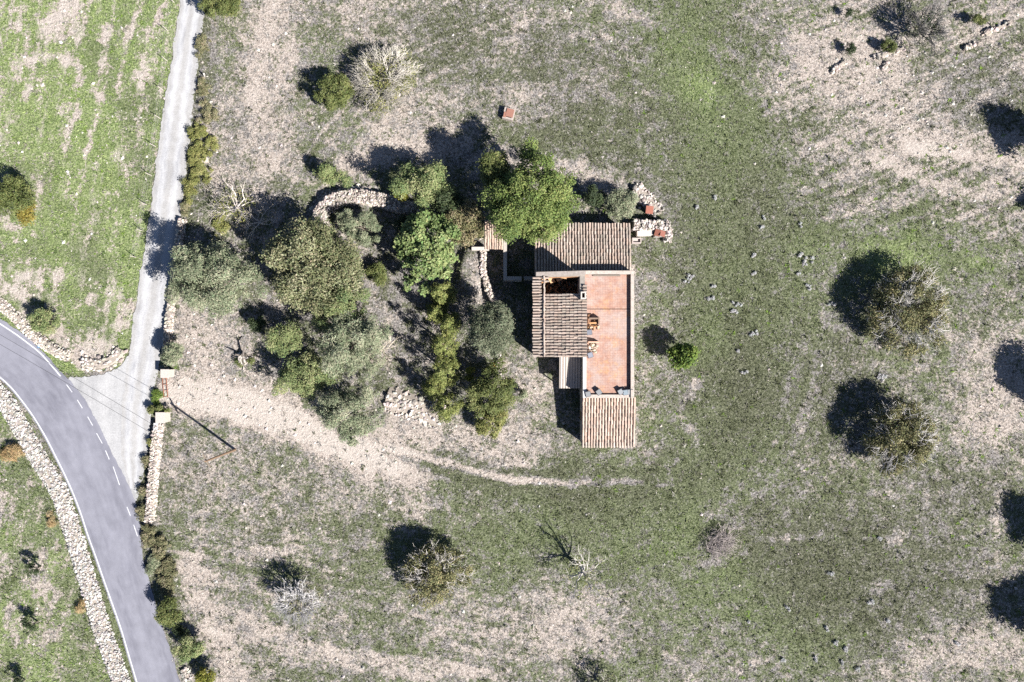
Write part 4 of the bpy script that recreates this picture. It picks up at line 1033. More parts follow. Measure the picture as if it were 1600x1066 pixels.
PAL = {
 'olive': [(0.055, 0.075, 0.045), (0.11, 0.135, 0.085), (0.19, 0.21, 0.15)],
 'olive_green': [(0.05, 0.085, 0.035), (0.10, 0.14, 0.055), (0.18, 0.21, 0.11)],
 'carob': [(0.045, 0.052, 0.022), (0.10, 0.105, 0.05), (0.20, 0.19, 0.12)],
 'bright': [(0.05, 0.085, 0.022), (0.10, 0.15, 0.038), (0.185, 0.23, 0.075)],
 'fig': [(0.055, 0.10, 0.035), (0.12, 0.19, 0.065), (0.23, 0.30, 0.13)],
 'lemon': [(0.04, 0.10, 0.012), (0.10, 0.21, 0.02), (0.20, 0.33, 0.04)],
 'cypress': [(0.06, 0.075, 0.02), (0.125, 0.14, 0.04), (0.21, 0.22, 0.08)],
 'oak': [(0.045, 0.055, 0.030), (0.085, 0.095, 0.058), (0.15, 0.16, 0.105)],
 'vine': [(0.09, 0.09, 0.035), (0.17, 0.155, 0.075), (0.27, 0.22, 0.14)],
 'shrub': [(0.046, 0.06, 0.018), (0.092, 0.108, 0.032), (0.16, 0.17, 0.065)],
 'yellow': [(0.10, 0.11, 0.015), (0.20, 0.20, 0.03), (0.30, 0.29, 0.07)],
 'scrub': [(0.06, 0.06, 0.03), (0.125, 0.12, 0.06), (0.22, 0.19, 0.13)],
 'scrubg': [(0.07, 0.075, 0.02), (0.14, 0.145, 0.045), (0.23, 0.22, 0.09)],
 'dark': [(0.025, 0.04, 0.018), (0.05, 0.07, 0.03), (0.09, 0.12, 0.05)],
 'brownleaf': [(0.045, 0.047, 0.022), (0.115, 0.112, 0.05), (0.21, 0.19, 0.095)],
 'straw': [(0.25, 0.16, 0.07), (0.38, 0.27, 0.13), (0.5, 0.4, 0.24)],
}
GAIN = {'olive': 1.9, 'olive_green': 1.75, 'carob': 1.7, 'bright': 1.42, 'fig': 1.25, 'cypress': 1.55, 'oak': 1.6, 'vine': 1.15, 'shrub': 1.3, 'scrub': 1.6, 'scrubg': 1.45, 'lemon': 1.1, 'brownleaf': 1.6}
HUE = {'fig': (1.12, 0.95, 0.95), 'olive_green': (1.12, 0.96, 0.95), 'bright': (1.08, 0.96, 1.0), 'olive': (1.08, 0.97, 0.93), 'lemon': (1.05, 0.78, 1.4)}
for _k, _g in GAIN.items(): PAL[_k] = [tuple(min(0.45, c * _g * h) for c, h in zip(col, HUE.get(_k, (1, 1, 1)))) for col in PAL[_k]]
def limb_tubes(A, r, zc, R, n, rad, col, z0=0.0, sp=0.6):
    """trunk and limbs that carry the crown"""
    h = max(0.3, zc * 0.55)
    A.add(*tube([(0, 0, z0 - 0.15), (r.randn() * 0.06, r.randn() * 0.06, h * 0.5), (0, 0, h)], [rad * 1.25, rad, rad * 0.85], 8), col)
    for k in range(n):
        a = 6.28 * (k + r.rand() * 0.6) / n
        e = np.array((math.cos(a) * R * sp, math.sin(a) * R * sp, zc + R * 0.15 * r.rand()))
        m = e * 0.45 + np.array((r.randn() * 0.1, r.randn() * 0.1, h * 0.55 + 0.1))
        A.add(*tube([(0, 0, h * 0.8), m, e], [rad * 0.6, rad * 0.38, rad * 0.12], 5), col)

def tree(name, label, cat, px, py, Rpx, zc, pal, seed, hh=None, n=None, leaf=(0.22, 0.10), cr=None, rag=0.25, clumps=None, ell=(1, 1, 0), group=None, low=-0.35, dens=1.0, up=0.55, trunk=True, part='crown', flat=0.0, extra=None):
    r = RS(seed)
    R = Rpx / K * (H - zc) / H; hh = hh or R * 0.8
    x, y, _ = W(px, py, zc)
    t = thing(name, label, cat, (x, y, 0), group)
    cr = cr or max(0.22, R * 0.26)
    nc = int(clumps * 1.25) if clumps else int(np.clip(9 * (R / cr) ** 1.7 * 0.55, 7, 150))
    C, rr = crown_clumps(r, R, hh, zc, nc, cr, rag, ell, low)
    C[:, 2] = np.maximum(C[:, 2], rr * 0.35)
    n = n or int(dens * 2.7 * R * R * math.pi * 1.5 / (leaf[0] * leaf[1]) * 0.42)
    n = int(n * 1.75)
    A = Acc(); leaves(A, C, rr, n, leaf[0], leaf[1], PAL[pal], r, up, flat)
    if extra: extra(A, r, R, zc)
    obj(part, A.mesh(part), M_leaf, t)
    if trunk:
        A = Acc(); limb_tubes(A, r, zc, R, 6 if R > 1.5 else 4, 0.05 + 0.045 * R, (0.20, 0.17, 0.14)); obj('trunk', A.mesh('trunk'), M_bark, t)
    return t

# recursive bare branches
def branch(A, r, p, d, L, rad, depth, spread, col, tips, up=0.06):
    n = 3; pts = [p.copy()]; q = p.copy(); dd = d.copy()
    for k in range(n):
        dd = dd + r.randn(3) * 0.16 + np.array((0, 0, up)); dd /= np.linalg.norm(dd)
        q = q + dd * L / n; pts.append(q.copy())
    r1 = rad * (0.62 if depth > 0 else 0.45)
    A.add(*tube(pts, np.linspace(rad, r1, n + 1), 5 if depth > 2 else 3), np.array(col) * (0.8 + 0.4 * r.rand()))
    if depth == 0: tips.append(q); return
    for k in range(2 + (r.rand() < 0.65)):
        f = 0.45 + 0.55 * r.rand() if k else 1.0
        i = min(n, max(1, int(round(f * n))))
        ax = r.randn(3); nd = dd + ax / np.linalg.norm(ax) * spread * (0.6 + 0.7 * r.rand()); nd /= np.linalg.norm(nd)
        branch(A, r, pts[i], nd, L * (0.62 + 0.26 * r.rand()), r1 * (0.95 if k == 0 else 0.8), depth - 1, spread, col, tips, up)

def bare_tree(label, px, py, Rpx, zt, seed, limbs=8, depth=4, col=(0.36, 0.33, 0.30), pal='brownleaf', leafn=0, leaf=(0.2, 0.12), cat='tree', name='bare_tree', trunk_h=None, base_r=None, minr=0.027, rise=0.45, group=None, inner=0.7, zoff=0.0, asym=None, spread=0.62):
    """zt: height of the top; seen from above as a star of branches"""
    r = RS(seed); R = Rpx / K * (H - zt * 0.6) / H
    x, y, _ = W(px, py, zt * 0.6)
    t = thing(name, label, cat, (x, y, 0), group)
    h = trunk_h or zt * 0.28; br = base_r or 0.07 + 0.03 * R
    A = Acc(); A.add(*tube([(0, 0, -0.15), (r.randn() * 0.05, r.randn() * 0.05, h * 0.5), (0, 0, h + 0.05)], [br * 1.3, br, br * 0.9], 8), np.array(col) * 0.8); obj('trunk', A.mesh('trunk'), M_bark, t)
    tips = []
    tot = sum(0.75 ** k for k in range(depth + 1))
    for k in range(limbs):
        a = 6.28 * (k + 0.7 * r.rand()) / limbs
        e = rise * (0.5 + 1.4 * r.rand())
        d = np.array((math.cos(a), math.sin(a), e)); d /= np.linalg.norm(d)
        Rk = R * (1 + (asym(a) if asym else 0)) * (0.85 + 0.25 * r.rand())
        A = Acc(); branch(A, r, np.array((0, 0, h * (0.8 + 0.2 * r.rand()))), d, Rk / tot * 1.45 * math.sqrt(1 + e * e * 0.35), max(br * 0.55, minr * 2.2), depth, spread, col, tips, 0.05)
        obj('limb', A.mesh('limb'), M_bark, t)
    if leafn:
        tp = np.array(tips); c = tp[r.choice(len(tp), min(len(tp), 150), replace=False)] * np.array((inner, inner, 0.86)) ; c = c + r.randn(*c.shape) * 0.15
        c[:, 2] = np.maximum(c[:, 2], 0.3)
        A = Acc(); leaves(A, c, np.full(len(c), 0.10 * R + 0.15), leafn, leaf[0], leaf[1], PAL[pal], r, 0.3)
        obj('foliage', A.mesh('foliage'), M_leaf, t)
    return t

# --- garden west of the house
tree('carob_tree', 'big rounded grey-brown carob tree left of the bright fig', 'tree', 490, 418, 74, 4.2, 'carob', 101, 3.6, 15000, (0.24, 0.15), 0.85, 0.2, 120)
tree('carob_tree', 'brownish-green carob lobe joined to the right side of the big carob', 'tree', 535, 418, 36, 3.2, 'carob', 102, 2.2, 5000, (0.22, 0.14), 0.6, 0.2, 45)
tree('olive_tree', 'large silvery olive shading the gravel track', 'tree', 342, 438, 62, 4.0, 'olive', 103, 3.2, 15000, (0.26, 0.085), 0.65, 0.3, 110)
tree('olive_tree', 'pale thin olive overhanging the track edge beside the large silvery olive', 'tree', 292, 450, 30, 4.0, 'olive', 104, 1.6, 2200, (0.26, 0.07), 0.5, 0.4, 24)
tree('olive_tree', 'blurry silver olive in the middle of the garden group', 'tree', 545, 535, 50, 4.6, 'olive', 105, 2.6, 8500, (0.25, 0.075), 0.55, 0.35, 70)
tree('olive_tree', 'dark green olive just below the big carob', 'tree', 530, 488, 42, 3.6, 'olive_green', 106, 2.4, 7000, (0.22, 0.09), 0.5, 0.25, 60)
tree('olive_tree', 'fresh green olive low on the left of the garden group', 'tree', 478, 588, 40, 2.6, 'olive_green', 107, 2.0, 7000, (0.20, 0.09), 0.5, 0.25, 60, (1.15, 0.85, 0.2))
tree('olive_tree', 'southernmost grey-green olive beside the pale drive', 'tree', 550, 645, 48, 3.4, 'olive', 108, 2.4, 8500, (0.22, 0.085), 0.5, 0.35, 70)
tree('olive_tree', 'leaning grey-green olive between carob and fresh green olive', 'tree', 446, 532, 29, 3.0, 'olive_green', 109, 1.5, 3800, (0.22, 0.08), 0.45, 0.3, 32, (1.25, 0.8, 0.3))
tree('olive_tree', 'thin pale olive twig crown right of the garden olives', 'tree', 572, 565, 30, 3.0, 'olive', 110, 1.4, 2000, (0.22, 0.06), 0.4, 0.4, 22)
bare_tree('dry pale branches spreading right from the garden olives', 590, 548, 36, 3.2, 111, 7, 3, (0.44, 0.38, 0.30), 'brownleaf', 0, name='dead_tree', rise=0.25)
tree('round_shrub', 'grey-green round shrub inside the hook of the stone wall', 'shrub', 565, 354, 34, 2.1, 'olive', 112, 1.6, 6500, (0.20, 0.07), 0.42, 0.12, 50, (1.1, 0.85, -0.3))
tree('fig_tree', 'bright green broad-leaved fig tree in the middle of the garden', 'tree', 668, 392, 56, 3.4, 'fig', 113, 2.2, 4600, (0.34, 0.27), 0.5, 0.3, 90, (0.95, 1.1, 0), None, -0.2)
tree('climbing_vine', 'reddish-green vine smothering the little tiled roof', 'vine', 727, 350, 35, 2.9, 'vine', 114, 0.9, 5600, (0.19, 0.14), 0.4, 0.2, 60, (0.95, 1.15, 0.1), None, 0.0)
tree('round_tree', 'half-shaded pale green tree above the hooked wall end', 'tree', 660, 290, 36, 3.4, 'olive_green', 115, 2.4, 6500, (0.24, 0.10), 0.6, 0.3, 44, (1.15, 0.9, 0))
tree('yellow_bush', 'small yellow-green bush beside the hooked wall end', 'bush', 626, 299, 14, 2.2, 'yellow', 116, 0.9, 1300, (0.2, 0.11), 0.32, 0.2, 16)
tree('dense_tree', 'dark tree filling the gap between vine and pale green tree', 'tree', 700, 315, 26, 2.4, 'dark', 117, 1.7, 3200, (0.22, 0.11), 0.5, 0.3, 26)
tree('hackberry_tree', 'tallest bright green tree overhanging the north-west roof corner', 'tree', 830, 311, 76, 6.2, 'bright', 118, 3.8, 22000, (0.22, 0.12), 0.75, 0.25, 130, (0.95, 1.0, 0))
tree('hackberry_tree', 'dark green side crown left of the tallest bright tree', 'tree', 775, 265, 26, 5.2, 'shrub', 119, 2.2, 3600, (0.22, 0.11), 0.55, 0.3, 28)
cyp = [(689, 458, 21, 6.3, 'northernmost yellow-green cypress of the row beside the fig'), (682, 490, 17, 5.0, 'slim cypress second in the row below the fig'), (703, 505, 17, 5.6, 'cypress offset to the right in the upper half of the row'),
       (692, 537, 22, 6.6, 'middle cypress of the row with ragged tiers'), (694, 580, 23, 6.8, 'broad cypress in the lower half of the row'), (676, 606, 17, 4.6, 'small low cypress leaning left in the lower row'), (698, 638, 24, 6.0, 'southernmost cypress above the tumbled stones')]
def cypress(px, py, Rpx, h, lab, seed):
    r = RS(seed); R = Rpx / K; zc = h * 0.42
    x, y, _ = W(px, py, zc); t = thing('cypress_tree', lab, 'cypress', (x, y, 0), 'row of cypresses west of the house')
    C = []; rr = []
    n = 46
    for k in range(n):
        f = (k + r.rand()) / n; z = 0.3 + (h - 0.4) * f
        rad = R * (1 - f) ** 0.75 * (0.55 + 0.5 * r.rand()); a = r.rand() * 6.28
        C.append((math.cos(a) * rad, math.sin(a) * rad, z)); rr.append(0.20 + 0.24 * (1 - f))
    C.append((0, 0, h - 0.2)); rr.append(0.18)
    A = Acc(); leaves(A, C, rr, 3600, 0.20, 0.085, PAL['cypress'], r, 0.3); obj('crown', A.mesh('crown'), M_leaf, t)
    A = Acc(); A.add(*tube([(0, 0, -0.1), (0, 0, h * 0.9)], [0.16, 0.03], 7), (0.18, 0.13, 0.1)); obj('trunk', A.mesh('trunk'), M_bark, t)
for i, (px, py, R, h, lab) in enumerate(cyp): cypress(px, py, R, h, lab, 130 + i)
tree('holm_oak', 'round dark grey-green oak near the west wall of the house', 'tree', 767, 512, 40, 4.6, 'oak', 140, 2.3, 12000, (0.17, 0.09), 0.5, 0.06, 110, (0.95, 1.1, 0))
tree('dense_shrub', 'dark green tall shrub south of the round oak', 'shrub', 770, 608, 40, 2.6, 'shrub', 141, 2.0, 7000, (0.21, 0.10), 0.5, 0.25, 60, (1.0, 1.0, 0))
tree('yellow_shrub', 'yellow-green shrub at the foot of the dark green tall shrub', 'shrub', 770, 660, 27, 1.4, 'scrubg', 142, 1.3, 3600, (0.18, 0.10), 0.4, 0.2, 32)
tree('small_palm', 'small pale green tuft in the dark shade left of the tall shrub', 'bush', 734, 585, 10, 1.6, 'yellow', 143, 0.5, 500, (0.3, 0.07), 0.25, 0.2, 8)
tree('small_shrub', 'small bluish-green shrub right of the dark green tall shrub', 'shrub', 818, 614, 9, 0.8, 'olive', 144, 0.6, 700, (0.18, 0.07), 0.25, 0.2, 10)
tree('small_shrub', 'dark small bush between the carob and the fresh green olive', 'bush', 403, 505, 13, 1.3, 'dark', 145, 0.9, 1200, (0.2, 0.1), 0.3, 0.3, 14)
tree('small_shrub', 'low green bush right of the brownish carob lobe', 'bush', 590, 428, 16, 0.9, 'shrub', 146, 0.7, 1600, (0.19, 0.09), 0.35, 0.3, 18)
tree('small_shrub', 'low green bush outside the hooked wall to the north', 'bush', 522, 276, 20, 1.0, 'olive_green', 147, 0.8, 2200, (0.19, 0.09), 0.4, 0.3, 22, (1.5, 0.7, -0.2))
tree('round_tree', 'small round clipped tree casting a round shadow north of the hooked wall', 'bush', 510, 268, 11, 2.0, 'olive_green', 148, 0.8, 1500, (0.17, 0.08), 0.3, 0.1, 14)
tree('grey_bush', 'grey-green bush beside the pale stone heap north of the house', 'bush', 970, 320, 25, 1.7, 'olive', 149, 1.5, 4600, (0.2, 0.07), 0.42, 0.15, 40, (1.05, 0.95, 0))
tree('dense_shrub', 'dark shrub between the tallest tree and the grey-green bush', 'shrub', 930, 308, 19, 1.6, 'dark', 150, 1.2, 1700, (0.2, 0.1), 0.4, 0.4, 16)
tree('small_shrub', 'dark low shrubs under the east side of the hooked wall', 'shrub', 640, 350, 22, 1.0, 'dark', 151, 0.8, 1600, (0.2, 0.1), 0.35, 0.3, 18, (1.3, 0.8, 0))
bare_tree('white leafless branches beside the large silvery olive', 365, 322, 38, 2.6, 152, 9, 3, (0.56, 0.50, 0.45), 'scrubg', 700, (0.18, 0.1), name='dead_tree', rise=0.3, inner=0.6)
bare_tree('tall dead tree left of the big carob in deep shade', 400, 345, 26, 3.4, 153, 6, 3, (0.52, 0.46, 0.40), name='dead_tree', rise=0.5)
def stump():
    r = RS(154); x, y, _ = W(377, 556, 0.8); t = thing('dead_stump', 'dark gnarled dead stump with twisted grey limbs on the pale yard', 'stump', (x, y, 0))
    A = Acc(); A.add(*tube([(0, 0, -0.1), (0.05, 0, 0.35), (0.1, 0.05, 0.7)], [0.34, 0.3, 0.2], 8), (0.14, 0.12, 0.10)); obj('trunk', A.mesh('trunk'), M_bark, t)
    for k, (a, L, ri) in enumerate([(1.8, 1.9, 0.5), (0.9, 1.6, 0.6), (2.5, 1.5, 0.3), (-0.9, 1.6, 0.4), (-1.6, 1.9, 0.15), (0.2, 1.2, 0.7), (3.4, 1.1, 0.4), (-2.3, 1.3, 0.2)]):
        A = Acc(); pts = [np.array((0, 0, 0.5))]; d = np.array((math.cos(a), math.sin(a), ri))
        for j in range(5):
            d = d + r.randn(3) * 0.35; d /= np.linalg.norm(d); pts.append(pts[-1] + d * L / 5)
        for p in pts: p[2] = max(p[2], 0.1)
        A.add(*tube(pts, np.linspace(0.13, 0.05, 6), 6), (0.15, 0.13, 0.115) if k < 4 else (0.40, 0.36, 0.32)); obj('limb', A.mesh('limb'), M_bark, t)
    C = np.array([(-0.5, -0.6, 0.3), (-0.2, -0.9, 0.3), (0.9, -0.6, 0.25)]); A = Acc(); leaves(A, C, np.array([0.4, 0.35, 0.35]), 700, 0.18, 0.08, PAL['shrub'], r); obj('foliage', A.mesh('foliage'), M_leaf, t)
stump()

# --- by the track and the road
tree('round_bush', 'big olive-green bush beside the track at the top edge', 'bush', 345, 6, 31, 1.6, 'shrub', 160, 1.5, 6000, (0.2, 0.09), 0.45, 0.2, 46, (1.15, 0.85, 0))
tree('olive_tree', 'small grey-green olive beside the northern gate pier', 'tree', 273, 555, 19, 1.9, 'olive', 161, 1.2, 2600, (0.2, 0.08), 0.38, 0.3, 26)
scr = [(316, 70, 12, 'scrub', 'low brown scrub just below the big bush at the top of the track'), (318, 140, 13, 'scrub', 'low brown scrub near the leaning marker post'), (325, 175, 14, 'scrub', 'brown-green scrub a little inland on the track side'),
       (308, 205, 13, 'scrubg', 'olive scrub with a black shadow gap on the track edge'), (322, 222, 19, 'scrubg', 'widest olive-yellow scrub on the track edge above the stone slab'), (306, 236, 12, 'scrubg', 'olive scrub on the track edge left of the stone slab'),
       (312, 270, 18, 'scrubg', 'olive-yellow scrub just below the stone slab'), (297, 296, 13, 'scrubg', 'olive scrub on the track edge beside the white dead branches'), (291, 325, 10, 'scrub', 'thin brown scrub on the track edge above the large olive'),
       (345, 355, 12, 'scrubg', 'yellow-olive scrub between the white branches and the large olive'),
       (222, 800, 12, 'scrub', 'grey scrub at the tip of the gravel junction'), (232, 836, 15, 'scrub', 'brown scrub at the foot of the narrow roadside wall'), (250, 856, 17, 'scrub', 'brown-green scrub on the road edge below the narrow wall'),
       (240, 880, 15, 'olive', 'silvery scrub on the road edge below the brown scrub'), (258, 896, 18, 'scrub', 'dark brown scrub on the verge above the green roadside shrub'), (262, 920, 14, 'scrub', 'last brown scrub on the verge touching the green roadside shrub'), (228, 720, 8, 'scrub', 'thin scrub strip between gravel junction and narrow wall'), (224, 765, 9, 'scrub', 'lower thin scrub strip beside the narrow wall'), (236, 690, 7, 'scrubg', 'small green scrub beside the white box')]
for i, (px, py, R, pal, lab) in enumerate(scr):
    tree('scrub_bush', lab, 'scrub', px, py, R * (1.25 if px > 288 else 1.0), 0.3, pal, 170 + i, 0.35, int(R * R * 7), (0.17, 0.07), 0.26, 0.45, int(8 + R), (0.8, 1.25, -0.2), 'scrub along track and road edges', 0.0, trunk=False, part='foliage')
tree('roadside_shrub', 'dark olive-green shrub on the road verge', 'shrub', 264, 957, 20, 1.5, 'shrub', 190, 1.3, 2800, (0.2, 0.09), 0.4, 0.25, 28, (0.85, 1.25, 0.1))
tree('roadside_shrub', 'rounder fresh green shrub on the road verge below the dark olive-green one', 'shrub', 294, 1014, 21, 1.7, 'olive_green', 191, 1.3, 3200, (0.2, 0.09), 0.4, 0.15, 30)
tree('roadside_shrub', 'yellow-green shrub at the bottom edge beside the road', 'shrub', 322, 1060, 17, 1.3, 'yellow', 192, 1.1, 1800, (0.2, 0.1), 0.36, 0.25, 20)
tree('roadside_shrub', 'dark low shrub between the two green shrubs on the verge', 'shrub', 284, 985, 11, 0.8, 'dark', 193, 0.7, 800, (0.2, 0.09), 0.3, 0.25, 10)
tree('grass_clump', 'green weeds at the drive mouth between the two gate piers', 'weeds', 246, 622, 12, 0.25, 'lemon', 194, 0.3, 900, (0.2, 0.06), 0.25, 0.4, 16, (0.7, 1.5, 0), trunk=False, part='foliage')
tree('dense_shrub', 'dark hedge scrap at the gate by the tip of the pole shadow', 'shrub', 246, 641, 11, 0.7, 'shrub', 195, 0.6, 900, (0.18, 0.08), 0.26, 0.4, 14, (1.8, 0.6, 0))

# --- fields
def two_tone(A, r, R, zc):
    C, rr = crown_clumps(r, R * 0.7, R * 0.5, zc * 0.7, 24, 0.42, 0.3); C[:, 0] += R * 0.25; C[:, 1] -= R * 0.62; C[:, 2] *= 0.7
    leaves(A, C, rr, 2200, 0.2, 0.09, [(0.10, 0.085, 0.015), (0.22, 0.18, 0.035), (0.32, 0.26, 0.07)], r)
tree('two_tone_bush', 'dark green bush with a yellow lower half at the left edge', 'bush', 26, 308, 29, 1.9, 'shrub', 200, 1.8, 3800, (0.22, 0.10), 0.45, 0.25, 40, (1, 1, 0), None, extra=two_tone)
tree('round_bush', 'green bush behind the crumbling wall at the inner road bend', 'bush', 74, 502, 25, 1.3, 'olive_green', 201, 1.2, 4200, (0.19, 0.085), 0.4, 0.15, 36, (1.05, 0.9, -0.3))
for i, (px, py, R, lab) in enumerate([(48, 886, 13, 'upper of the small dark saplings in the south-west field'), (44, 974, 14, 'lower of the small dark saplings in the south-west field'), (22, 1066, 13, 'small dark sapling cut by the bottom edge in the south-west field')]):
    tree('sapling', lab, 'sapling', px + 4, py + 5, R, 1.2, 'dark', 202 + i, 0.9, 420, (0.2, 0.09), 0.22, 0.5, 12, group='saplings in the south-west field')
tree('dry_reeds', 'tuft of orange dry reeds behind the roadside wall', 'reeds', 22, 708, 16, 0.5, 'straw', 206, 0.4, 700, (0.7, 0.04), 0.35, 0.4, 16, (1.2, 0.9, 0.7), trunk=False, part='foliage')
tree('dry_reeds', 'small brown dry reeds beside the middle of the roadside wall', 'reeds', 80, 812, 10, 0.4, 'straw', 207, 0.3, 260, (0.5, 0.03), 0.25, 0.4, 10, trunk=False, part='foliage')
tree('dry_reeds', 'brown dry weeds beside the lower part of the roadside wall', 'reeds', 128, 948, 11, 0.35, 'straw', 208, 0.3, 260, (0.5, 0.03), 0.25, 0.4, 10, (0.7, 1.4, 0), trunk=False, part='foliage')
tree('round_bush', 'bright olive-green round bush beside the bare twig tree in the north field', 'bush', 522, 145, 30, 2.0, 'shrub', 210, 1.9, 5200, (0.19, 0.09), 0.45, 0.15, 46)
tree('lemon_tree', 'bright fresh green lemon tree alone east of the house', 'tree', 1066, 555, 22, 2.1, 'lemon', 212, 1.5, 2100, (0.24, 0.17), 0.42, 0.15, 34)
bare_tree('sparse leafless tree with a thick trunk in the south field', 912, 898, 34, 4.4, 217, 7, 3, (0.44, 0.41, 0.37), 'scrubg', 260, (0.2, 0.1), rise=0.5, base_r=0.2, trunk_h=1.8)
def twig_dome(label, px, py, Rpx, zt, seed, limbs=10, per=6, twigs=9, col=(0.42, 0.39, 0.36), pal='brownleaf', leafn=0, leaf=(0.2, 0.12), name='bare_tree', cat='tree', minr=0.02, asym=0.2, tw=0.8, up=(0, 0)):
    """a domed crown of fine twigs: limbs fork towards the outside, twigs stand out of the surface"""
    r = RS(seed); zm = zt * 0.6; R = Rpx / K * (H - zm) / H
    x, y, _ = W(px, py, zm); t = thing(name, label, cat, (x, y, 0))
    h = zt * 0.24; br = 0.06 + 0.03 * R
    A = Acc(); A.add(*tube([(0, 0, -0.15), (r.randn() * 0.05, r.randn() * 0.05, h * 0.5), (0, 0, h + 0.05)], [br * 1.3, br, br * 0.9], 8), np.array(col) * 0.5); obj('trunk', A.mesh('trunk'), M_bark, t)
    ph = r.rand(3) * 6.28
    for k in range(limbs):
        A = Acc(); a0 = 6.28 * (k + 0.5 * r.rand()) / limbs
        fork = np.array((math.cos(a0) * R * 0.32, math.sin(a0) * R * 0.32, h + zt * 0.16 + r.rand() * 0.2))
        A.add(*tube([(0, 0, h * 0.9), fork * 0.5 + np.array((0, 0, h * 0.55)), fork], [br * 0.5, br * 0.4, br * 0.3], 5), np.array(col) * 0.6)
        for j in range(per):
            a = a0 + (r.rand() - 0.5) * 6.28 / limbs * 1.6; q = math.sqrt(r.rand()) * 0.75 + 0.25
            Rk = R * q * (1 + asym * (0.5 * math.sin(2 * a + ph[0]) + 0.5 * math.sin(3 * a + ph[1])) )
            zz = h * 0.8 + (zt - h * 0.8) * math.sqrt(max(0.04, 1 - 0.92 * q * q)) * (0.85 + 0.2 * r.rand())
            tip = np.array((math.cos(a) * Rk, math.sin(a) * Rk, zz)); m = (fork + tip) / 2 + r.randn(3) * 0.12 + np.array((0, 0, 0.18))
            c = np.array(col) * (0.75 + 0.5 * r.rand())
            rad0 = minr * 2.1
            pts = [fork, fork * 0.5 + m * 0.5 + r.randn(3) * 0.06, m, m * 0.5 + tip * 0.5 + r.randn(3) * 0.09, tip]
            A.add(*tube(pts, [rad0 * 1.3, rad0 * 1.15, rad0, rad0 * 0.8, minr], 4), c)
            out = tip - np.array((0, 0, h)); out /= np.linalg.norm(out)
            for w in range(twigs):
                f = 0.3 + 0.7 * r.rand(); o = m + (tip - m) * f if f > 0.15 else m
                d = out * 0.9 + r.randn(3) * 0.55; d[2] = abs(d[2]) * 0.6; d /= np.linalg.norm(d)
                L = tw * (0.5 + 0.8 * r.rand()); b1 = o + d * L * 0.5 + r.randn(3) * 0.07; b2 = b1 + (d + r.randn(3) * 0.35) * L * 0.5
                A.add(*tube([o, b1, b2], [minr, minr * 0.85, minr * 0.6], 3), c * (0.85 + 0.3 * r.rand()))
        obj('limb', A.mesh('limb'), M_bark, t)
    if leafn:
        n = 110; a = r.rand(n) * 6.28; q = np.sqrt(r.rand(n)) * 0.93
        Rk = R * q * (1 + asym * (0.5 * np.sin(2 * a + ph[0]) + 0.5 * np.sin(3 * a + ph[1])))
        C = np.stack([np.cos(a) * Rk, np.sin(a) * Rk, h * 0.7 + (zt - h) * np.sqrt(np.maximum(0.03, 1 - 0.9 * q * q)) * (0.42 + 0.55 * r.rand(n))], 1)
        A = Acc(); leaves(A, C, np.full(n, 0.11 * R + 0.12), leafn, leaf[0], leaf[1], PAL[pal], r, 0.3); obj('foliage', A.mesh('foliage'), M_leaf, t)
    return t
twig_dome('big pale twig dome tree beside the round bush in the north field', 598, 122, 51, 3.4, 211, 16, 8, 11, (0.44, 0.405, 0.35), 'scrubg', 4200, (0.17, 0.08))
twig_dome('twiggy brown-leaved fig tree, upper of the pair in the east field', 1424, 488, 68, 4.8, 213, 15, 7, 9, (0.54, 0.51, 0.47), 'brownleaf', 19000, (0.21, 0.12), 'fig_tree')
twig_dome('twiggy yellow-brown fig tree, lower of the pair in the east field', 1410, 684, 59, 4.8, 214, 14, 6, 8, (0.52, 0.49, 0.46), 'brownleaf', 18000, (0.21, 0.12), 'fig_tree')
twig_dome('half-bare fig tree with grey twigs south of the garden', 680, 900, 51, 4.2, 215, 13, 6, 6, (0.42, 0.39, 0.36), 'brownleaf', 13000, (0.20, 0.12), 'fig_tree')
twig_dome('small grey leafless tree left of the half-bare fig', 466, 940, 34, 3.6, 216, 11, 6, 9, (0.46, 0.44, 0.43), 'brownleaf', 700, (0.18, 0.1), minr=0.022)
twig_dome('leafless dark almond tree near the top right corner', 1450, 42, 32, 3.8, 218, 10, 6, 9, (0.17, 0.16, 0.15), 'dark', 1500, (0.18, 0.08), asym=0.5)
def brush_pile():
    r = RS(219); x, y, _ = W(1128, 850, 0.6); t = thing('brush_pile', 'grey heap of dead brushwood in the south-east field', 'brush pile', (x, y, 0))
    for k in range(16):
        A = Acc()
        for j in range(26):
            a = r.rand() * 6.28; c = np.array((r.randn() * 0.75, r.randn() * 0.8, 0.12 + 0.75 * r.rand())); L = 0.4 + 0.9 * r.rand()
            d = np.array((math.cos(a), math.sin(a), (r.rand() - 0.3) * 0.7)) * L
            A.add(*tube([c, c + d * 0.5 + r.randn(3) * 0.06, c + d], [0.022, 0.018, 0.01], 3), np.array((0.36, 0.31, 0.29)) * (0.6 + 0.7 * r.rand()))
        obj('brushwood_bundle', A.mesh('brushwood_bundle'), M_bark, t, kind='stuff')
    A = Acc(); A.add(*tube([(-0.9, -1.3, 0.1), (-0.8, -0.6, 0.25), (-0.55, 0.3, 0.4), (-0.5, 1.2, 0.6)], [0.12, 0.1, 0.08, 0.05], 6), (0.2, 0.17, 0.15)); obj('log', A.mesh('log'), M_bark, t)
brush_pile()
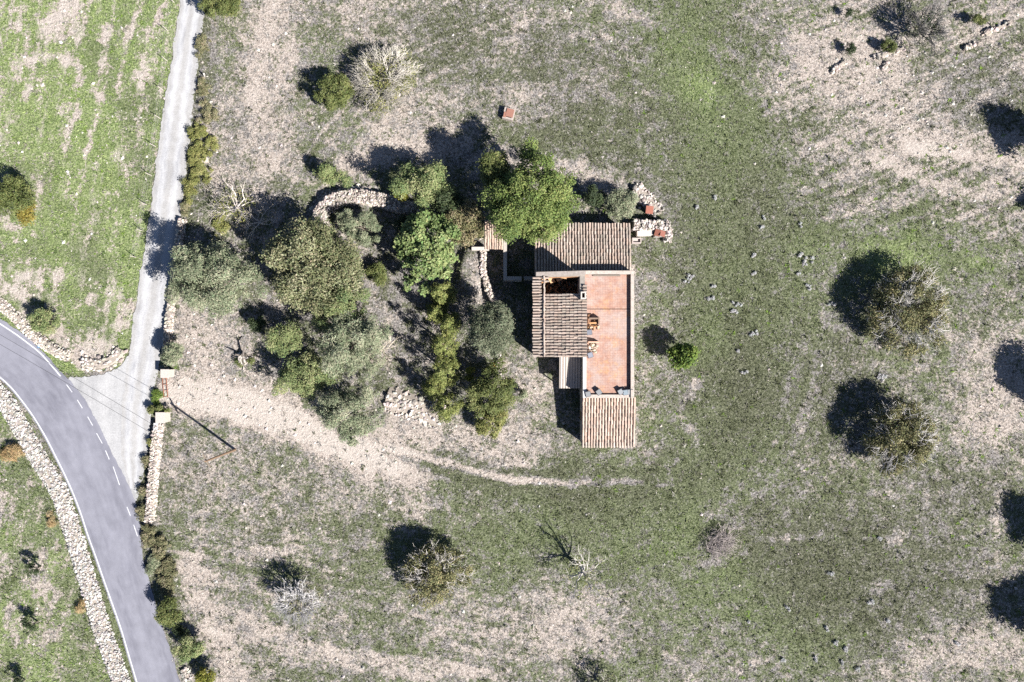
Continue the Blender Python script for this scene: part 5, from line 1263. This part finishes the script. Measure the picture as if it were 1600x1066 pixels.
for i, (px, py, R, pal, lab) in enumerate([(1524, 33, 12, 'shrub', 'small green bush beside the long rock ledge'), (1389, 73, 13, 'shrub', 'small dark green bush beside the pale rock rib'), (1327, 75, 9, 'dark', 'tiny dark bush left of the small bushes at top right'), (1326, 20, 6, 'dark', 'tiniest dark tuft near the top edge on the right')]):
    tree('small_shrub', lab, 'bush', px, py, R, 0.7, pal, 220 + i, 0.6, int(R * R * 6), (0.18, 0.085), 0.25, 0.3, 12, trunk=False, part='foliage')
# trees just beyond the frame whose shadows reach in
for i, (px, py, R, zc) in enumerate([(1676, 228, 38, 3.6), (1696, 624, 42, 3.6), (1712, 866, 42, 3.6), (1698, 1004, 46, 3.6)]):
    tree('orchard_tree', ['northernmost tree beyond the right edge, its shadow on the stony slope', 'tree beyond the right edge level with the house terrace', 'tree beyond the right edge level with the grey brush pile', 'southernmost tree beyond the right edge with a big shadow'][i], 'tree', px, py, R, zc, 'brownleaf', 230 + i, 2.4, 7000, (0.26, 0.17), 0.7, 0.3, 60, group='orchard trees beyond the right edge')
bare_tree('leafless tree below the bottom edge whose branching shadow falls into the field', 952, 1092, 26, 4.6, 240, 8, 3, (0.4, 0.37, 0.34), 'brownleaf', 700, (0.2, 0.12))
tree('orchard_tree', 'tree beyond the right edge beside the pale strip', 'tree', 1668, 334, 22, 2.2, 'brownleaf', 241, 1.4, 1200, (0.22, 0.14), 0.4, 0.3, 24, group='orchard trees beyond the right edge')

# pale grey cushion plants in the turf
def cushion(px, py, n, spread, seed, group, label):
    r = RS(seed); x, y, _ = W(px, py, 0.15); t_ = Acc()
    C = []; rr = []
    for k in range(n):
        a = r.rand() * 6.28; d = spread * math.sqrt(r.rand()) if k else 0
        C.append((math.cos(a) * d, math.sin(a) * d * 1.1, 0.08)); rr.append(0.09 + 0.08 * r.rand())
    leaves(t_, C, rr, 60 * n, 0.11, 0.07, [(0.34, 0.34, 0.335), (0.44, 0.435, 0.425), (0.54, 0.53, 0.52)], r, 1.2)
    tag(obj('cushion_plant', t_.mesh('cushion_plant'), M_leaf, loc=(x, y, 0)), label, 'plant', group)
E_LAB = ['small pale grey cushion plants right of the north wing corner, upper of two', 'small pale grey cushion plants right of the terrace north end, lower of two', 'row of small pale grey cushion plants north of the middle turf cluster', 'small pale grey cushion plants just left of the tip of the upper fig shadow',
 'tiny pale grey cushion plant left of the biggest cluster', 'small pale grey cushion plants below the biggest cluster', 'small pale grey cushion plants closest to the red slab', 'small pale grey cushion plants farthest north in the turf, above the red slab', 'tiny pale grey cushion plant between the biggest cluster and the terrace',
 'small pale grey cushion plants south-east of the lemon tree', 'tiny pale grey cushion plant east of the lemon tree', 'small pale grey cushion plants in a pair south of the larger cluster, left one', 'small pale grey cushion plants in a pair south of the larger cluster, right one', 'faint pale grey cushion plants in the upper middle of the turf',
 'faint pale grey cushion plants above the biggest cluster', 'faintest tiny pale grey cushion plant in the upper turf']
S_LAB = ['pale grey cushion plant at the north-west end of the south-east scatter', 'pale grey cushion plants with a sharp dark shadow, centre of the south-east scatter', 'pale grey cushion plant lower right of the sharp-shadowed one', 'pale grey cushion plants at the top of the bottom cluster', 'pale grey cushion plants in the middle of the bottom cluster',
 'largest pale grey cushion plants of the bottom cluster', 'lowest pale grey cushion plants of the bottom cluster', 'lone pale grey cushion plant on bright grass west of the scatter', 'lone pale grey cushion plant between brush pile and lower fig', 'low pale grey cushion plants left of the bottom cluster',
 'pale grey cushion plant far right near the bottom edge', 'pale grey cushion plant at the left end near the bottom edge', 'tiny pale grey cushion plant below the brush pile', 'pale grey cushion plants nearest the bottom edge']
g1 = 'pale grey cushion plants in the turf east of the house'
big = [(1150, 478, 9, 0.75, 'larger pale grey cushion plants east of the lemon tree field corner'), (1260, 403, 10, 0.8, 'biggest cluster of pale grey cushion plants north-west of the upper fig'), (1378, 590, 9, 0.5, 'tight round cluster of pale grey cushion plants between the two figs'), (1078, 437, 7, 0.6, 'pale grey cushion plants nearest the terrace east side')]
for i, (px, py, n, s, lab) in enumerate(big): cushion(px, py, n, s, 300 + i, g1, lab)
for i, (px, py, n) in enumerate([(1114, 447, 4), (1112, 466, 4), (1178, 400, 4), (1300, 473, 3), (1247, 428, 2), (1265, 447, 3), (1090, 323, 3), (1118, 310, 3), (1176, 429, 2), (1163, 583, 3), (1153, 548, 2), (1177, 520, 3), (1183, 522, 2), (1190, 355, 3), (1250, 350, 3), (1193, 338, 2)]):
    cushion(px, py, n, 0.35, 320 + i, g1, E_LAB[i])
g2 = 'pale grey cushion plants in the south-east field'
for i, (px, py, n) in enumerate([(1299, 897, 4), (1361, 943, 4), (1387, 972, 4), (1292, 982, 3), (1308, 1003, 4), (1321, 1016, 5), (1317, 1035, 3), (1232, 950, 3), (1378, 842, 3), (1275, 1030, 4), (1497, 1007, 3), (1224, 1031, 3), (1170, 972, 2), (1342, 1045, 3)]):
    cushion(px, py, n, 0.3, 350 + i, g2, S_LAB[i])

# ------------------------------------------------------------------ ground cover: grass, dry stalks, weeds, pebbles
BLOCK = [track_poly, road_poly, APRON, HOUSE_BOX]
def free(px, py, pad=True):
    k = np.ones(px.shape, bool)
    for p in BLOCK: k &= ~in_poly(px, py, p)
    k &= poly_dist(px, py, WALL_W) > 12
    return k
def tufts(name, n, prob, blades, Lh, Lz, wid, colf, seed, label=None):
    r = RS(seed)
    px = -50 + r.rand(n) * 1700; py = -50 + r.rand(n) * 1166
    g, b, o = cover(px, py)
    nf = fbm(px / 7, py / 7, seed + 3, 2)
    k = (r.rand(n) < prob(px, py, g, b, o, nf)) & free(px, py)
    px, py, g, b, o, nf = [a[k] for a in (px, py, g, b, o, nf)]
    n = len(px)
    z = ground_z(px, py)
    base = np.stack([(px - 800) / K, (533 - py) / K, z - 0.01], 1)
    C = colf(r, n, g, b, o)
    sc = 0.6 + 0.8 * r.rand(n)
    Vs = []; Cs = []
    for j in range(blades):
        a = r.rand(n) * 6.28; bp = base + np.stack([r.randn(n) * 0.05, r.randn(n) * 0.05, np.zeros(n)], 1)
        l = Lh * sc * (0.5 + r.rand(n)); h = Lz * sc * (0.4 + 0.9 * r.rand(n)); w = wid * sc * (0.6 + 0.7 * r.rand(n))
        dx, dy = np.cos(a), np.sin(a)
        tip = bp + np.stack([dx * l, dy * l, h], 1)
        s = np.stack([-dy * w / 2, dx * w / 2, np.zeros(n)], 1); mid = bp + np.stack([dx * l * 0.35, dy * l * 0.35, h * 0.6], 1)
        Vs.append(np.stack([bp - s * 0.4, mid + s, tip, mid - s], 1)); Cs.append(np.repeat((C * (0.8 + 0.4 * r.rand(n, 1)))[:, None, :], 4, 1))
    V = np.concatenate(Vs).reshape(-1, 3); Cc = np.concatenate(Cs).reshape(-1, 3)
    F = np.arange(len(V)).reshape(-1, 4)[:, ::-1]
    me = mesh_np(name, V, F, Cc)
    o_ = obj(name, me, M_grass, kind='stuff')
    if label: o_['label'] = label
    return o_
def col_green(r, n, g, b, o):
    a = np.array((0.09, 0.135, 0.045)); c2 = np.array((0.24, 0.275, 0.12)); ol = np.array((0.108, 0.116, 0.062))
    f = r.rand(n, 1); c = a * (1 - f) + c2 * f
    o2 = np.clip(o * 1.25, 0, 0.95)[:, None]
    c = c * (1 + np.array([[0.48, 0.52, 0.42]]) * (1 - smooth(0.05, 0.22, o))[:, None]) 
    return c * (1 - o2) + ol * o2 * (0.7 + 0.7 * r.rand(n, 1))
def col_dry(r, n, g, b, o):
    pal = np.array([(0.36, 0.335, 0.30), (0.24, 0.23, 0.215), (0.44, 0.41, 0.365), (0.16, 0.145, 0.12), (0.27, 0.24, 0.20)])
    return pal[r.randint(0, 5, n)] * (0.75 + 0.45 * r.rand(n, 1))
tufts('grass', 190000, lambda px, py, g, b, o, nf: np.clip((g - 0.3) * 1.35 + (nf - 0.5) * 1.8, 0, 1), 3, 0.15, 0.14, 0.06, col_green, 501)
tufts('dry_grass', 120000, lambda px, py, g, b, o, nf: np.clip(0.75 - g * 0.5 - np.maximum(b - 0.7, 0) * 1.6 + (nf - 0.5) * 1.6, 0.03, 1), 3, 0.15, 0.16, 0.045, col_dry, 502)
tufts('weeds', 16000, lambda px, py, g, b, o, nf: np.clip((g - 0.5) * 1.2 * (1 - o) + (nf - 0.62) * 2.0, 0, 1) * (px < 300) + 0.10 * (px > 900), 6, 0.2, 0.08, 0.11,
      lambda r, n, g, b, o: np.where(r.rand(n, 1) < 0.7, np.array((0.13, 0.20, 0.035)), np.array((0.21, 0.25, 0.12))) * (0.8 + 0.4 * r.rand(n, 1)), 503)

tufts('tussock', 30000, lambda px, py, g, b, o, nf: np.clip((nf - 0.52) * 1.6 + (g - 0.45) * 0.35, 0, 1), 9, 0.22, 0.20, 0.07, lambda r, n, g, b, o: col_green(r, n, g, b, o) * 0.8, 504)
tufts('straw_tussock', 26000, lambda px, py, g, b, o, nf: np.clip((nf - 0.55) * 1.8 + (0.5 - g) * 0.3, 0, 1), 8, 0.24, 0.22, 0.045, lambda r, n, g, b, o: col_dry(r, n, g, b, o) * 1.1, 505)

def pebbles():
    r = RS(601); n = 26000
    px = -40 + r.rand(n) * 1680; py = -40 + r.rand(n) * 1146
    g, b, o = cover(px, py); nf = fbm(px / 20, py / 20, 77, 2)
    ne = np.exp(-(((px - 1420) / 240) ** 2 + ((py - 140) / 130) ** 2))
    yard = np.exp(-(((px - 330) / 110) ** 2 + ((py - 540) / 70) ** 2)) + np.exp(-(((px - 680) / 130) ** 2 + ((py - 660) / 45) ** 2)) + np.exp(-(((px - 330) / 60) ** 2 + ((py - 350) / 60) ** 2))
    k = (r.rand(n) < np.clip(0.02 + 0.22 * np.maximum(b - 0.35, 0) + 0.3 * ne + 0.35 * yard + (nf - 0.6) * 0.4, 0, 1)) & free(px, py)
    px, py = px[k], py[k]; n = len(px)
    S = 0.07 + 0.20 * r.rand(n) ** 3
    P = np.stack([(px - 800) / K, (533 - py) / K, ground_z(px, py) + S * 0.1], 1)
    OV = np.array([(1, 0, 0), (0, 1, 0), (-1, 0, 0), (0, -1, 0), (0, 0, 0.7), (0.6, 0.5, 0.45)], float)[:5]
    V = OV[None] * (0.6 + 0.7 * r.rand(n, 5, 1)); a = r.rand(n) * 6.28; c, s = np.cos(a)[:, None], np.sin(a)[:, None]
    V = np.stack([V[..., 0] * c - V[..., 1] * s, V[..., 0] * s + V[..., 1] * c, V[..., 2]], -1) * S[:, None, None] + P[:, None]
    F = (np.array([(0, 1, 4), (1, 2, 4), (2, 3, 4), (3, 0, 4)])[None] + (np.arange(n) * 5)[:, None, None]).reshape(-1, 3)
    obj('pebbles', mesh_np('pebbles', V.reshape(-1, 3), F, np.repeat(stone_cols(r, n, (0.47, 0.43, 0.385), 0.3), 5, 0)), M_stone, kind='stuff')
pebbles()
